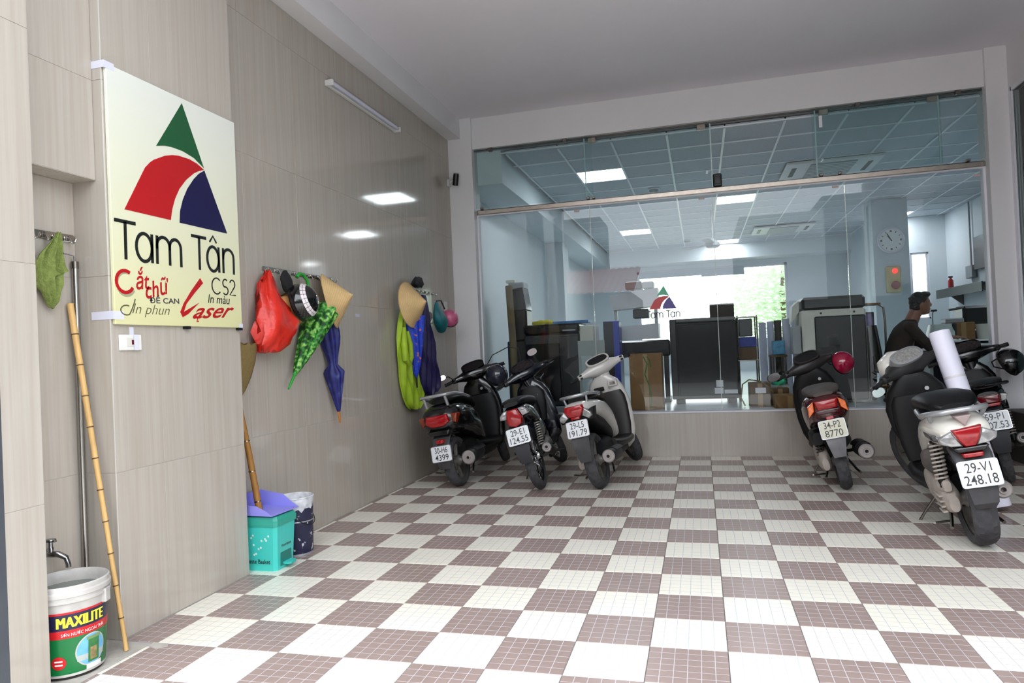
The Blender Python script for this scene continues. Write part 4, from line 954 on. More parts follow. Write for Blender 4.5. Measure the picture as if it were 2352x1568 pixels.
def handlebar(t, H, S, paint, meterm, hw=.33, shape='scooter', back=None, switches=blkm, bar_rise=.0, inner=None, nacelle=None):
    hx, _, hz = H
    c = M(); half = ((.255, -.032, .008, .020, .020), (.245, -.032, .008, .030, .028), (.19, -.026, .010, .034, .032), (.15, -.008, .012, .050, .044), (.10, .020, .012, .095, .060), (.05, .032, .012, .118, .072))
    c.loft([ry(-y, hx+dx, hz+dz, a, b, 2.6) for y, dx, dz, a, b in half]+[ry(0, hx+.035, hz+.012, .122, .075, 2.6)]+[ry(y, hx+dx, hz+dz, a, b, 2.6) for y, dx, dz, a, b in half[::-1]]); c.o('handlebar_cover', paint, t, 50, S)
    if nacelle: M().loft([ry(-.13, hx+.09, hz+.02, .04, .05), ry(-.10, hx+.10, hz+.025, .075, .09), ry(0, hx+.11, hz+.03, .10, .115), ry(.10, hx+.10, hz+.025, .075, .09), ry(.13, hx+.09, hz+.02, .04, .05)]).o('headlight_nacelle', nacelle, t, 50, S)
    c = M(); c.loft([rz(z, hx+dx, a, b, 2.4) for z, dx, a, b in ((hz-.12, .03, .055, .06), (hz-.05, .03, .06, .075), (hz+.01, .03, .07, .08))]); c.o('steering_neck', inner or paint, t, 50, S)
    # meter: bezel and dark face tilted to the rider
    F = S @ frame((hx-.046, 0, hz+.094), (0, -1, 0), (.72, 0, .69))
    c = M(); a, b = se(.122, .066, 2.6, 28), se(.104, .052, 2.6, 28)
    c.loft([[(*q, z) for q in pl] for pl, z in ((a, -.05), (a, .002), (b, .004), (b, -.001))], False); mb = c.o('meter_bezel', back or paint, t, 40, F)
    c = M(); c.loft([[(*q, z) for q in se(.105, .053, 2.6, 28)] for z in (-.004, .0)]); c.o('meter_face', meterm, mb, 30, F)
    for s in (-1, 1):
        M().tube([(hx-.03, s*.235, hz+.01), (hx-.045, s*(hw-.01), hz+bar_rise)], .0165, 12).o('grip', P('grip_rubber', (16, 16, 17), .7), t, 40, S)
        M().lathe([(.002, 0), (.017, 0), (.017, .02), (.002, .02)], 12, T=frame((hx-.045, s*(hw-.01), hz+bar_rise), (0, 0, 1), (1, 0, 0))).o('bar_end', blkm, t, 40, S)
        M().tube([(hx+.012, s*.215, hz+.008), (hx+.03, s*.25, hz+.0), (hx+.012, s*(hw-.03), hz-.012), (hx+.008, s*(hw+.0), hz-.006)], [.007, .006, .005, .006], 8).o('brake_lever', silver, t, 40, S)
        for dx, dz in ((-.070, .014), (-.069, -.014)):
            M().cbox(hx+dx+.002, hx+dx+.018, s*.225-.013, s*.225+.013, hz+dz, hz+dz+.018, .003).o('switch', switches, t, 30, S)

def front_end(t, wb, Rf, H, d, S, fmat, rimm, wkind='alloy', tw=.085, fa=(-70, 45)):
    wheel(t, wb, Rf, tw, rimm, wkind, T=S)
    lo = Vector(H)-Vector(d)*.42
    for s in (-1, 1):
        M().tube([lo+Vector((0, s*.062, 0)), (wb-.0, s*.062, Rf)], [.019, .016], 10).o('fork_leg', silver, t, 40, S)
    M().tube([Vector(H)-Vector(d)*.02, lo], .022, 10).o('steering_stem', blkm, t, 40, S)
    fender(wb, Rf, Rf+.018, fa[0], fa[1], .062).o('front_fender', fmat, t, 50, S)
    M().lathe([(.05, -.003), (.092, -.003), (.092, .003), (.05, .003)], 28, (wb, .045, Rf), 1, cap=False).o('brake_disc', steel_dark, t, 30, S)

def side_stand(t, x=.5, side=1, z=.2):
    M().tube([(x, side*.09, z), (x+.03, side*.17, z*.5), (x+.05, side*.235, .012)], .009, 8).o('side_stand', steel_dark, t)
    M().cbox(x+.03, x+.075, side*.235-.02, side*.235+.02, .0, .01, .003).o('stand_foot', steel_dark, t)
def centre_stand(t, x=.28):
    for s in (-1, 1): M().tube([(x, s*.07, .19), (x-.16, s*.11, .12), (x-.24, s*.13, .10)], .010, 8).o('centre_stand', steel_dark, t)
    M().tube([(x-.16, .11, .12), (x-.20, .20, .13), (x-.28, .215, .15)], .007, 8).o('stand_pedal', steel_dark, t)

def scooter(label, xy, head, lean, st):
    t = bike_root(label, xy, head, lean, st.get('z', .004))
    g = st.get; wb, Rr, Rf = g('wb', 1.25), g('Rr', .235), g('Rf', .235)
    H = Vector(g('H', (wb-.27, 0, .985))); d = Vector((-.42, 0, .907)).normalized(); S = steer_mat(H, d, g('steer', 30))
    pm, inn, lower = st['paint'], st['inner'], g('lower', blkm)
    wheel(t, 0, Rr, g('tw', .10), g('rim', alloy), 'alloy')
    front_end(t, wb, Rf, H, d, S, g('fend', pm), g('rim', alloy), fa=g('fa', (-60, 40)))
    # rear body and seat
    M().loft([rx(*r) for r in st['tail']]).o('rear_cowl', pm, t, 50)
    M().loft([rx(*r) for r in st['seat']]).o('seat', g('seatm', seatm), t, 50)
    if g('under'): M().loft([rx(*r) for r in st['under']]).o('tail_underside', blkm, t, 50)
    # floorboard, leg shield, inner cover
    fz = g('fz', .29)
    M().loft([rx(.40, fz+.01, .12, .07), rx(.52, fz, .16, .05), rx(.75, fz-.01, .175, .04), rx(.95, fz+.0, .165, .05), rx(1.0, fz+.01, .14, .05)]).o('footboard', g('floorm', lower), t, 50)
    M().loft([rx(.15, .24, .08, .06), rx(.5, .22, .10, .06), rx(.9, .22, .10, .05), rx(.97, .24, .08, .04)]).o('underframe', blkm, t, 50)
    M().loft([rz(*r) for r in st['shield']]).o('leg_shield', g('shieldm', pm), t, 50)
    M().loft([rz(*r) for r in st['inner_r']]).o('inner_cover', inn, t, 50)
    if g('cubby'):
        for (y, z, w_, h_), mt in g('cubby'): M().cbox(g('cx', .89)-.012, g('cx', .89)+.03, y-w_, y+w_, z-h_, z+h_, .006).o('glove_pocket', mt, t, 30)
    M().lathe([(.001, 0), (.014, 0), (.014, .012), (.001, .012)], 14, T=frame((g('cx', .89)-.004, -.06, g('keyz', .82)), (0, 1, 0), (0, 0, 1))).o('key_lock', silver, t)
    # engine and exhaust
    M().loft([rx(-.10, Rr+.0, .025, .045, 2.4, .105), rx(-.05, Rr+.015, .045, .075, 2.6, .105), rx(.10, Rr+.03, .05, .09, 2.8, .11), rx(.28, Rr+.045, .052, .085, 2.8, .11), rx(.42, Rr+.055, .045, .07, 2.6, .105), rx(.46, Rr+.055, .03, .05, 2.6, .10)]).o('crankcase', g('casem', dust), t, 50)
    M().loft([rx(.10, .30, .07, .09, 3), rx(.25, .31, .09, .11, 3), rx(.45, .30, .08, .09, 3)]).o('engine_block', blkm, t, 50)
    ax_ = g('airx', 0); m = M(); m.loft([rx(-.06+ax_, Rr+.20, .035, .05, 2.6, .115), rx(.0+ax_, Rr+.205, .05, .065, 2.8, .12), rx(.14+ax_, Rr+.20, .05, .065, 2.8, .12), rx(.2+ax_, Rr+.19, .035, .05, 2.6, .115)]); m.o('air_filter_box', g('airm', blkm), t, 50)
    if g('case_ribs'):
        for k in range(4): M().cbox(-.075+k*.006, .03+k*.02, .142, .168, Rr-.05+k*.028, Rr-.04+k*.028, .003).o('case_rib', dust, t, 30)
        M().loft([rx(-.10, Rr+.10, .02, .03, 3, .12), rx(-.04, Rr+.11, .035, .05, 3, .125), rx(.02, Rr+.10, .03, .05, 3, .125)]).o('shock_mount', dust, t, 50)
    mu = g('muf', ((-.20, -.165, .27), (.26, -.155, .25), .058)); muffler(t, mu[0], mu[1], mu[2], g('mufcap', mufc), g('mufm', mufm))
    sh = g('shock', ((-.015, .105, .28), (.06, .095, .60))); shock(t, sh[0], sh[1], g('shr', .026), 9, g('springm', None))
    if g('shock2'): shock(t, (sh[0][0], -sh[0][1], sh[0][2]), (sh[1][0], -sh[1][1], sh[1][2]), .024, 9)
    # rear fender / plate carrier
    fr = g('flap')
    m = M(); m.loft([[(x-th*.3, -w_, z-th), (x-th*.3, w_, z-th), (x+th*.3, w_*.94, z+th), (x+th*.3, -w_*.94, z+th)] for x, z, w_, th in fr]); bev(m.o('rear_fender', g('flapm', P('fender_black', (58, 57, 60), .6, var=.4, scale=9)), t, 30), .008)
    plate(t, *st['plate'], mat=g('platem'))
    for nm, mt, pts, x0, x1 in st['lens']:
        # lens: outline in y,z, bulging to the rear
        cy = sum(p[0] for p in pts)/len(pts); cz = sum(p[1] for p in pts)/len(pts)
        m = M(); m.loft([[(x, cy+(y-cy)*k, cz+(z-cz)*k) for y, z in pts] for x, k in ((x1, 1.), (x0+.012, 1.), (x0+.003, .93), (x0, .8))]); bev(m.o(nm, mt, t, 35), .003)
    if g('grab'): M().tube(st['grab'][0], st['grab'][1], 10).o('grab_rail', g('grabm', silver), t)
    for gp, gr in g('grab_posts', []): M().tube(gp, gr, 8).o('grab_rail_post', g('grabm', silver), t)
    handlebar(t, H+d*.05, S, g('hpaint', pm), g('meterm', P('meter_face', (20, 22, 26), .2, var=.3, scale=60)), back=g('bezel'), switches=g('switches', blkm), bar_rise=g('rise', .0), inner=g('neckm'), nacelle=g('nacelle'))
    for bs, hd_, r_, fc in g('mirrors', []): mirror(t, bs, hd_, r_, S, facing=fc, back=g('mirback', blkm))
    side_stand(t, .48); centre_stand(t, .26)
    return t, S, H

white_p = P('white_bike_paint', (204, 200, 196), .2, var=.03, coat=.5)
brown_in = P('dark_inner_panel', (34, 29, 28), .45, var=.1)
maroon = P('maroon_paint', (62, 14, 18), .2, var=.1, coat=.5)
cream_w = P('pearl_white_paint', (218, 214, 206), .2, var=.03, coat=.5)
TAIL = [(-.30, .695, .055, .03), (-.25, .695, .10, .06), (-.12, .69, .140, .075), (.05, .675, .160, .085), (.22, .635, .165, .095), (.38, .565, .155, .105), (.49, .49, .14, .10), (.57, .41, .12, .065)]
SEAT = [(-.16, .772, .07, .02), (-.10, .782, .115, .03), (.05, .785, .135, .035), (.22, .775, .135, .04), (.40, .745, .115, .05), (.54, .715, .085, .05), (.60, .68, .06, .035)]
SHIELD = [(.19, 1.0, .02, .09), (.24, .985, .04, .15), (.35, .975, .05, .19), (.50, .985, .05, .205), (.66, .995, .055, .20), (.79, .985, .07, .175), (.87, .965, .07, .135), (.92, .95, .05, .08)]
INNER = [(.31, .935, .04, .15), (.42, .945, .045, .17), (.60, .955, .05, .18), (.70, .955, .055, .175), (.76, .95, .05, .15)]
# white scooter, plate 29-L5
scooter('white scooter with red tail light and plate 29-L5 191.79', (-.604, 3.087), 5.5, 12, dict(H=(.98, 0, .95), 
    paint=white_p, inner=brown_in, tail=TAIL, seat=SEAT, shield=SHIELD, inner_r=INNER, steer=30, cx=.90, keyz=.80,
    cubby=[((-.095, .835, .045, .032), white_p), ((-.095, .835, .034, .022), blkm), ((.05, .80, .05, .02), blkm)],
    under=[(-.29, .655, .05, .02), (-.24, .645, .10, .045), (-.05, .61, .11, .06), (.2, .53, .11, .07), (.42, .42, .10, .08)],
    flap=[(-.20, .63, .07, .01), (-.285, .58, .075, .008), (-.312, .46, .075, .007), (-.315, .36, .068, .006), (-.29, .27, .05, .006)],
    plate=((-.312, 0, .545), 14, '29-L5', '191.79'),
    lens=[('tail_light', redl, [(-.075, .735), (.075, .735), (.085, .70), (.05, .645), (-.05, .645), (-.085, .70)], -.315, -.22),
          ('turn_signal', clrl, [(.085, .705), (.135, .66), (.14, .63), (.11, .61), (.06, .645)], -.30, -.20), ('turn_signal', clrl, [(-.06, .645), (-.11, .61), (-.14, .63), (-.135, .66), (-.085, .705)], -.30, -.20),
          ('tail_trim', blkm, [(-.16, .70), (-.14, .60), (.14, .60), (.16, .70), (.10, .66), (-.10, .66)], -.27, -.16), ('reflector', redl, [(-.042, .645), (.042, .645), (.038, .622), (-.038, .622)], -.305, -.25)],
    grab=([(.12, .135, .775), (-.05, .145, .80), (-.18, .12, .81), (-.235, .05, .812), (-.235, -.05, .812), (-.18, -.12, .81), (-.05, -.145, .80), (.12, -.135, .775)], .013),
    grab_posts=[([(-.17, s*.10, .805), (-.16, s*.09, .74)], .010) for s in (-1, 1)], switches=blkm, floorm=brown_in))
_t = [o for o in COL.objects if o.name.startswith('motorbike') and '29-L5' in o.get('label', '')][0]
text('lettering_vision', 'VISION', P('emblem_black', (30, 30, 32), .4), _t, frame((.10, -.172, .705), (1, 0, -.30), (0, .38, .92)), width=.10, height=.020, shear=.3)
# black scooter far left, plate 30-H6
scooter('black scooter with silver rear rack and plate 30-H6 4399 in the corner', (-1.893, 3.124), 1, 9, dict(H=(.98, 0, .93), 
    paint=blk, inner=blkm, neckm=blk, seat=[(a, b+.005, c, d_) for a, b, c, d_ in SEAT], shield=[(z, x, a, b+.01) for z, x, a, b in SHIELD], inner_r=INNER, steer=24, tw=.10, Rr=.225, Rf=.245,
    tail=[(-.27, .61, .09, .06), (-.235, .62, .15, .11), (-.13, .62, .19, .14), (.02, .61, .20, .15), (.2, .58, .195, .155), (.38, .51, .17, .15), (.5, .42, .15, .12), (.56, .36, .12, .07)],
    flap=[(-.18, .50, .085, .012), (-.25, .46, .085, .01), (-.295, .38, .075, .008), (-.295, .27, .065, .007), (-.28, .20, .055, .006)],
    plate=((-.307, 0, .335), 6, '30-H6', '4399'),
    lens=[('tail_light', redl, [(-.10, .665), (.10, .665), (.115, .60), (.06, .565), (-.06, .565), (-.115, .60)], -.285, -.18), ('turn_signal', P('dark_amber_lens', (120, 40, 16), .15, coat=.5), [(-.10, .665), (-.115, .60), (-.16, .575), (-.185, .66)], -.245, -.14), ('turn_signal', MC['dark_amber_lens'], [(.10, .665), (.185, .66), (.16, .575), (.115, .60)], -.245, -.14),
          ('tail_trim', blk, [(-.11, .53), (.11, .53), (.09, .49), (-.09, .49)], -.29, -.19), ('reflector', redl, [(-.035, .455), (.035, .455), (.035, .42), (-.035, .42)], -.307, -.26)],
    grab=([(.18, .165, .775), (.0, .175, .81), (-.16, .165, .835), (-.25, .12, .835), (-.265, 0, .835), (-.25, -.12, .835), (-.16, -.165, .835), (.0, -.175, .81), (.18, -.165, .775)], .014),
    grab_posts=[([(-.24, s*.10, .83), (-.20, s*.10, .74)], .014) for s in (-1, 1)], muf=((-.14, -.17, .25), (.28, -.16, .26), .066), mufm=mufm,
    mirrors=[((.98, .22, .99), (.95, .34, 1.06), .035, (-1, 0, .1))], switches=blkm))
_t = [o for o in COL.objects if o.name.startswith('motorbike') and '30-H6' in o.get('label', '')][0]
text('lettering_lead', 'LEAD', P('emblem_grey', (120, 120, 126), .3, .5), _t, frame((.10, -.2015, .66), (1, 0, -.12), (0, .25, .97)), width=.10, height=.024, shear=.3)
# maroon scooter, plate 34-P2
scooter('maroon scooter with amber signals and plate 34-P2 8770', (1.312, 3.141), 5, 11.5, dict(H=(.98, 0, .90), 
    paint=maroon, inner=blkm, hpaint=P('faded_black', (40, 34, 36), .4, var=.15), shieldm=blkm, seatm=P('dusty_seat', (70, 64, 60), .7, var=.3), lower=blkm, floorm=blkm, fend=blkm, Rr=.225, Rf=.225, tw=.09,
    tail=[(-.27, .66, .08, .06), (-.22, .665, .13, .10), (-.08, .66, .165, .125), (.10, .62, .175, .15), (.28, .55, .165, .16), (.42, .47, .145, .13), (.52, .40, .12, .08)],
    seat=[(-.21, .775, .07, .015), (-.15, .785, .115, .03), (.05, .795, .14, .038), (.22, .785, .135, .045), (.40, .755, .115, .05), (.54, .72, .085, .05), (.60, .68, .06, .035)], shield=[(z, x, a, b+.005) for z, x, a, b in SHIELD], inner_r=INNER, steer=22,
    flap=[(-.22, .58, .075, .012), (-.28, .54, .08, .01), (-.30, .46, .075, .008), (-.305, .38, .06, .007), (-.295, .30, .045, .006)], flapm=P('dusty_fender', (110, 108, 112), .7, var=.3, scale=9),
    plate=((-.305, 0, .515), 8, '34-P2', '8770'), platem=P('plate_aged', (204, 200, 182), .4, var=.06),
    lens=[('tail_light', redl, [(-.085, .735), (.085, .735), (.07, .665), (-.07, .665)], -.285, -.2), ('turn_signal', ambl, [(.088, .735), (.135, .70), (.14, .62), (.095, .66)], -.275, -.15), ('turn_signal', ambl, [(-.088, .735), (-.095, .66), (-.14, .62), (-.135, .70)], -.275, -.15),
          ('reflector', redl, [(-.03, .61), (.03, .61), (.03, .585), (-.03, .585)], -.30, -.24), ('light_trim', maroon, [(-.09, .66), (.09, .66), (.08, .63), (-.08, .63)], -.28, -.2)],
    muf=((-.20, -.19, .29), (.24, -.17, .27), .06), mufcap=mufc, shock=((-.03, .12, .24), (.03, .115, .56)), springm=P('dark_spring', (70, 66, 62), .5, .5),
    mirrors=[((.98, .20, .97), (.90, .36, .98), .05, (-1, 0, .05))], mirback=blkm))
# white and black scooter in front, plate 29-V1
scooter('near white and black scooter with plate 29-V1 248.18', (1.735, 1.633), 5.5, 10, dict(
    paint=cream_w, inner=blkm, shieldm=blkm, fend=cream_w, hpaint=P('soft_black', (38, 36, 37), .5, spec=.3), nacelle=cream_w, neckm=blkm, bezel=silver, lower=blkm, floorm=blkm, Rr=.262, Rf=.295, wb=1.33, tw=.118, H=(1.05, 0, .92), steer=32,
    tail=[(-.29, .665, .06, .03), (-.26, .665, .118, .062), (-.14, .67, .142, .085), (.02, .665, .155, .10), (.18, .63, .155, .11), (.32, .57, .145, .11), (.42, .52, .13, .10)],
    under=[(.30, .52, .12, .16), (.42, .45, .12, .16), (.52, .38, .11, .10)],
    seat=[(-.17, .80, .07, .02), (-.11, .815, .125, .035), (.05, .825, .15, .045), (.22, .815, .15, .05), (.40, .785, .13, .06), (.54, .755, .10, .06), (.61, .71, .07, .04)],
    shield=[(.24, 1.0, .03, .07), (.30, .985, .045, .11), (.42, .985, .05, .15), (.56, .995, .055, .195), (.70, 1.0, .06, .21), (.82, .985, .07, .18), (.90, .965, .06, .12), (.93, .95, .04, .08)], inner_r=[(z+.03, x, a, b) for z, x, a, b in INNER],
    flap=[(-.18, .60, .095, .02), (-.27, .56, .095, .014), (-.318, .50, .085, .01), (-.338, .40, .072, .008), (-.333, .31, .06, .007), (-.305, .275, .045, .006)],
    plate=((-.350, 0, .465), 12, '29-V1', '248.18'),
    lens=[(n_, m_, [(y_*.84, z_) for y_, z_ in p_], a_, c_) for n_, m_, p_, a_, c_ in [('tail_light', redl, [(-.085, .705), (.085, .695), (.06, .64), (.03, .60), (-.03, .60), (-.06, .64)], -.315, -.2), ('turn_signal', clrl, [(.085, .69), (.165, .655), (.155, .625), (.10, .605), (.035, .60), (.06, .64)], -.295, -.16), ('turn_signal', clrl, [(-.085, .69), (-.06, .64), (-.035, .60), (-.10, .605), (-.155, .625), (-.165, .655)], -.295, -.16),
          ('reflector', redl, [(-.06, .568), (.06, .568), (.055, .545), (-.055, .545)], -.325, -.24), ('tail_trim', blk, [(-.10, .60), (.10, .60), (.08, .575), (-.08, .575)], -.322, -.2), ('side_stripe', blk, [(.15, .665), (.185, .665), (.18, .635), (.15, .625)], -.20, .02), ('rack_bracket', P('rack_bracket', (150, 132, 130), .4), [(-.05, .765), (.05, .765), (.0, .705)], -.30, -.2)]],
    grab=([(.10, .150, .775), (-.04, .155, .755), (-.10, .155, .77), (-.20, .135, .785), (-.26, .085, .79), (-.275, 0, .792), (-.26, -.085, .79), (-.20, -.135, .785), (-.10, -.155, .77), (.0, -.155, .755), (.10, -.150, .775)], .015), grabm=silver,
    grab_posts=[([(-.18, s*.138, .785), (-.12, s*.125, .735)], .012) for s in (-1, 1)],
    case_ribs=True, airm=P('dusty_black', (86, 80, 78), .8, var=.5, scale=6), shock=((-.075, .135, .355), (-.03, .115, .64)), shr=.031, springm=P('dusty_spring', (176, 166, 158), .6, .1), airx=.10,
    muf=((-.11, -.135, .31), (.30, -.14, .28), .05), mufm=P('muffler_dusty', (132, 124, 120), .6, .3, var=.2), meterm=P('dial_grey', (138, 136, 134), .3, var=.35, scale=70),
    mirrors=[((1.05, .19, .94), (.98, .33, .92), .038, (-1, .1, .05))], mirback=chrome, fa=(-75, 35), rise=-.01))

def underbone(label, xy, head, lean, st):
    t = bike_root(label, xy, head, lean, st.get('z', .004)); g = st.get
    wb, Rr, Rf = 1.225, .285, .285; H = Vector((wb-.29, 0, .935)); d = Vector((-.42, 0, .907)).normalized(); S = steer_mat(H, d, g('steer', 25)); pm = st['paint']
    wheel(t, 0, Rr, .075, g('rim', alloy), g('wkind', 'alloy'), hubm=g('hubm')); front_end(t, wb, Rf, H, d, S, pm, g('rim', alloy), g('wkind', 'alloy'), tw=.07, fa=(-75, 40))
    M().loft([rx(*r) for r in st['tail']]).o('tail_cowl', pm, t, 50); M().loft([rx(*r) for r in st['seat']]).o('seat', seatm, t, 50)
    M().loft([rx(.10, .50, .10, .09), rx(.30, .50, .12, .12), rx(.48, .47, .11, .11), rx(.6, .43, .08, .07)]).o('side_panel', pm, t, 50)
    M().tube([(.45, 0, .46), (.62, 0, .42), (.80, 0, .48), (.93, 0, .80)], [.05, .045, .045, .05], 12).o('backbone_tube', blkm, t)
    M().loft([rz(*r) for r in ((.25, .96, .02, .10), (.34, .93, .035, .18), (.5, .93, .035, .20), (.66, .95, .04, .19), (.78, .96, .06, .17), (.86, .95, .06, .13), (.91, .94, .04, .08))]).o('leg_shield', pm, t, 50)
    M().loft([rz(*r) for r in ((.5, .90, .03, .08), (.66, .905, .04, .12), (.78, .91, .045, .13), (.85, .915, .03, .09))]).o('inner_cover', blkm, t, 50)
    M().lathe([(.001, 0), (.018, 0), (.018, .014), (.001, .014)], 16, T=frame((.868, -.05, .76), (0, 1, 0), (0, 0, 1))).o('key_lock', silver, t)
    M().loft([rx(.38, .28, .09, .07, 3), rx(.50, .29, .11, .09, 3), rx(.66, .29, .10, .09, 3), rx(.76, .31, .06, .05, 3)]).o('engine', alloy, t, 45)
    m = M()
    for k in range(5): m.cbox(.70+k*.03, .715+k*.03, -.06, .06, .28, .40, .003)
    c = m.o('cylinder_fins', alloy, t, 30); c['kind'] = 'stuff'
    for s in (-1, 1):
        M().tube([(.40, s*.075, .30), (0, s*.08, Rr)], .018, 8).o('swing_arm', blkm, t)
        shock(t, (-.01, s*.105, Rr+.03), (.09, s*.11, .60), .024, 10, g('springm', springm))
        M().tube([(.45, s*.10, .24), (.46, s*.22, .22)], .012, 8).o('foot_peg', blkm, t)
        M().tube([(.20, s*.09, .33), (.19, s*.19, .33)], .012, 8).o('rear_peg', blkm, t)
    M().cbox(-.06, .42, .07, .10, .27, .36, .01).o('chain_case', blkm, t, 30)
    muffler(t, (-.10, -.155, .34), (.34, -.14, .24), .044, mufc if not g('mufk') else blkm, g('mufm', mufm), True)
    M().loft([[(x-.002, -w_, z), (x-.002, w_, z), (x+.004, w_*.94, z+.004), (x+.004, -w_*.94, z+.004)] for x, z, w_ in ((-.20, .66, .07), (-.29, .58, .07), (-.335, .46, .068), (-.345, .36, .06), (-.325, .28, .045))]).o('rear_fender', P('mudflap', (38, 38, 44), .6), t, 30)
    fender(0, Rr, Rr+.03, -60, 35, .05).o('inner_fender', blkm, t, 50)
    plate(t, *st['plate'])
    for nm, mt, pts, x0, x1 in st['lens']:
        cy = sum(p[0] for p in pts)/len(pts); cz = sum(p[1] for p in pts)/len(pts)
        m = M(); m.loft([[(x, cy+(y-cy)*k, cz+(z-cz)*k) for y, z in pts] for x, k in ((x1, 1.), (x0+.012, 1.), (x0+.003, .93), (x0, .8))]); bev(m.o(nm, mt, t, 35), .003)
    if g('grab'): M().tube(st['grab'], .013, 8).o('grab_rail', g('grabm', blk), t)
    handlebar(t, H+d*.05, S, pm, P('meter_dark', (40, 34, 36), .15, var=.3, scale=60), bar_rise=.01)
    for bs, hd_, r_, fc in g('mirrors', []): mirror(t, bs, hd_, r_, S, facing=fc)
    side_stand(t, .42); return t, S, H
blue_blk = P('blue_black_paint', (10, 12, 26), .16, var=.1, coat=.6)
UT = [(-.27, .70, .05, .03), (-.22, .70, .085, .06), (-.08, .695, .105, .075), (.10, .66, .115, .09), (.28, .60, .115, .10), (.42, .54, .10, .08)]
US = [(-.26, .775, .06, .018), (-.2, .785, .10, .03), (.0, .785, .12, .035), (.2, .765, .125, .04), (.38, .745, .115, .045), (.52, .725, .085, .045), (.58, .70, .05, .03)]
underbone('dark blue motorbike with chrome wheel hub and plate 29-E1 124.55', (-1.115, 3.025), -5, 15, dict(paint=blue_blk, tail=UT, seat=US, steer=26, wkind='spoke', rim=chrome, hubm=chrome,
    plate=((-.345, 0, .515), 16, '29-E1', '124.55'),
    lens=[('tail_light', redl, [(-.04, .735), (.04, .735), (.065, .66), (.055, .605), (.0, .585), (-.055, .605), (-.065, .66)], -.325, -.2), ('turn_signal', clrl, [(-.045, .735), (-.07, .66), (-.125, .67), (-.12, .70), (-.08, .735)], -.285, -.15), ('turn_signal', clrl, [(.045, .735), (.08, .735), (.12, .70), (.125, .67), (.07, .66)], -.285, -.15)],
    mirrors=[((.94, -.19, 1.0), (.92, -.17, 1.15), .045, (-1, -.1, .1))]))
underbone('black motorbike behind the paper roll with plate 59-P1 307.53', (2.535, 3.43), 15, 11, dict(paint=blk, tail=[(a, b, c+.02, d_+.01) for a, b, c, d_ in UT], seat=[(a, b+.01, c+.015, d_) for a, b, c, d_ in US], steer=12,
    plate=((-.345, 0, .525), 14, '59-P1', '307.53'),
    lens=[('tail_light', P('dark_red_lens', (96, 8, 14), .12, coat=.5), [(-.075, .715), (.075, .715), (.07, .655), (-.07, .655)], -.305, -.2), ('brake_strip', redl, [(-.07, .652), (.07, .652), (.06, .63), (-.06, .63)], -.31, -.2), ('turn_signal', clrl, [(-.078, .715), (-.074, .655), (-.11, .66), (-.125, .705)], -.285, -.15), ('turn_signal', clrl, [(.078, .715), (.125, .705), (.11, .66), (.074, .655)], -.285, -.15), ('tail_trim', P('grey_gloss', (90, 92, 100), .2, .4), [(-.05, .605), (.05, .605), (.045, .59), (-.045, .59)], -.335, -.25)],
    grab=[(.10, .14, .755), (-.1, .155, .775), (-.22, .13, .785), (-.285, 0, .79), (-.22, -.13, .785), (-.1, -.155, .775), (.10, -.14, .755)], grabm=blk))
# paper roll
t = thing('paper_roll', 'tall white paper roll leaning between the two right motorbikes', 'paper roll', (2.12, 2.45, 0))
ax = Vector((1.885-2.12, 2.72-2.45, 1.20)); q = ax.to_track_quat('Z', 'Y').to_matrix().to_4x4(); L = ax.length
M().lathe([(.03, .03), (.066, .03), (.068, .034), (.068, L), (.066, L+.002), (.03, L+.002), (.03, .03)], 36, cap=False).o('paper', P('roll_paper', (232, 230, 246), .5, var=.01), t, 40, q)
M().lathe([(.026, .028), (.031, .028), (.031, L+.003), (.026, L+.003), (.026, .028)], 24, cap=False).o('core', P('card_core', (170, 140, 100), .8), t, 40, q)
M().lathe([(.0682, L-.34), (.0686, L-.338), (.0686, L-.325), (.0682, L-.323)], 36, cap=False).o('tape', P('clear_tape', (214, 210, 214), .2), t, 40, q)
# helmets hung on the bikes
helmet('half_helmet', 'dark grey helmet hanging on the corner scooter handlebar', Matrix.Translation((-1.80, 4.10, .95)) @ Matrix.Rotation(R(70), 4, 'X') @ Matrix.Rotation(R(30), 4, 'Y'), .115, P('dark_grey_gloss', (46, 48, 60), .15, var=.1, coat=.6), blkm)
helmet('half_helmet', 'magenta helmet hanging on the maroon scooter handlebar', Matrix.Translation((1.49, 4.10, .955)) @ Matrix.Rotation(R(65), 4, 'X') @ Matrix.Rotation(R(35), 4, 'Y'), .105, P('magenta_gloss', (150, 14, 54), .15, var=.1, coat=.6), blkm)
helmet('full_helmet', 'black round helmet hanging on the rightmost motorbike', Matrix.Translation((2.90, 4.33, .90)) @ Matrix.Rotation(R(50), 4, 'X') @ Matrix.Rotation(R(40), 4, 'Y'), .125, gblack, blkm)
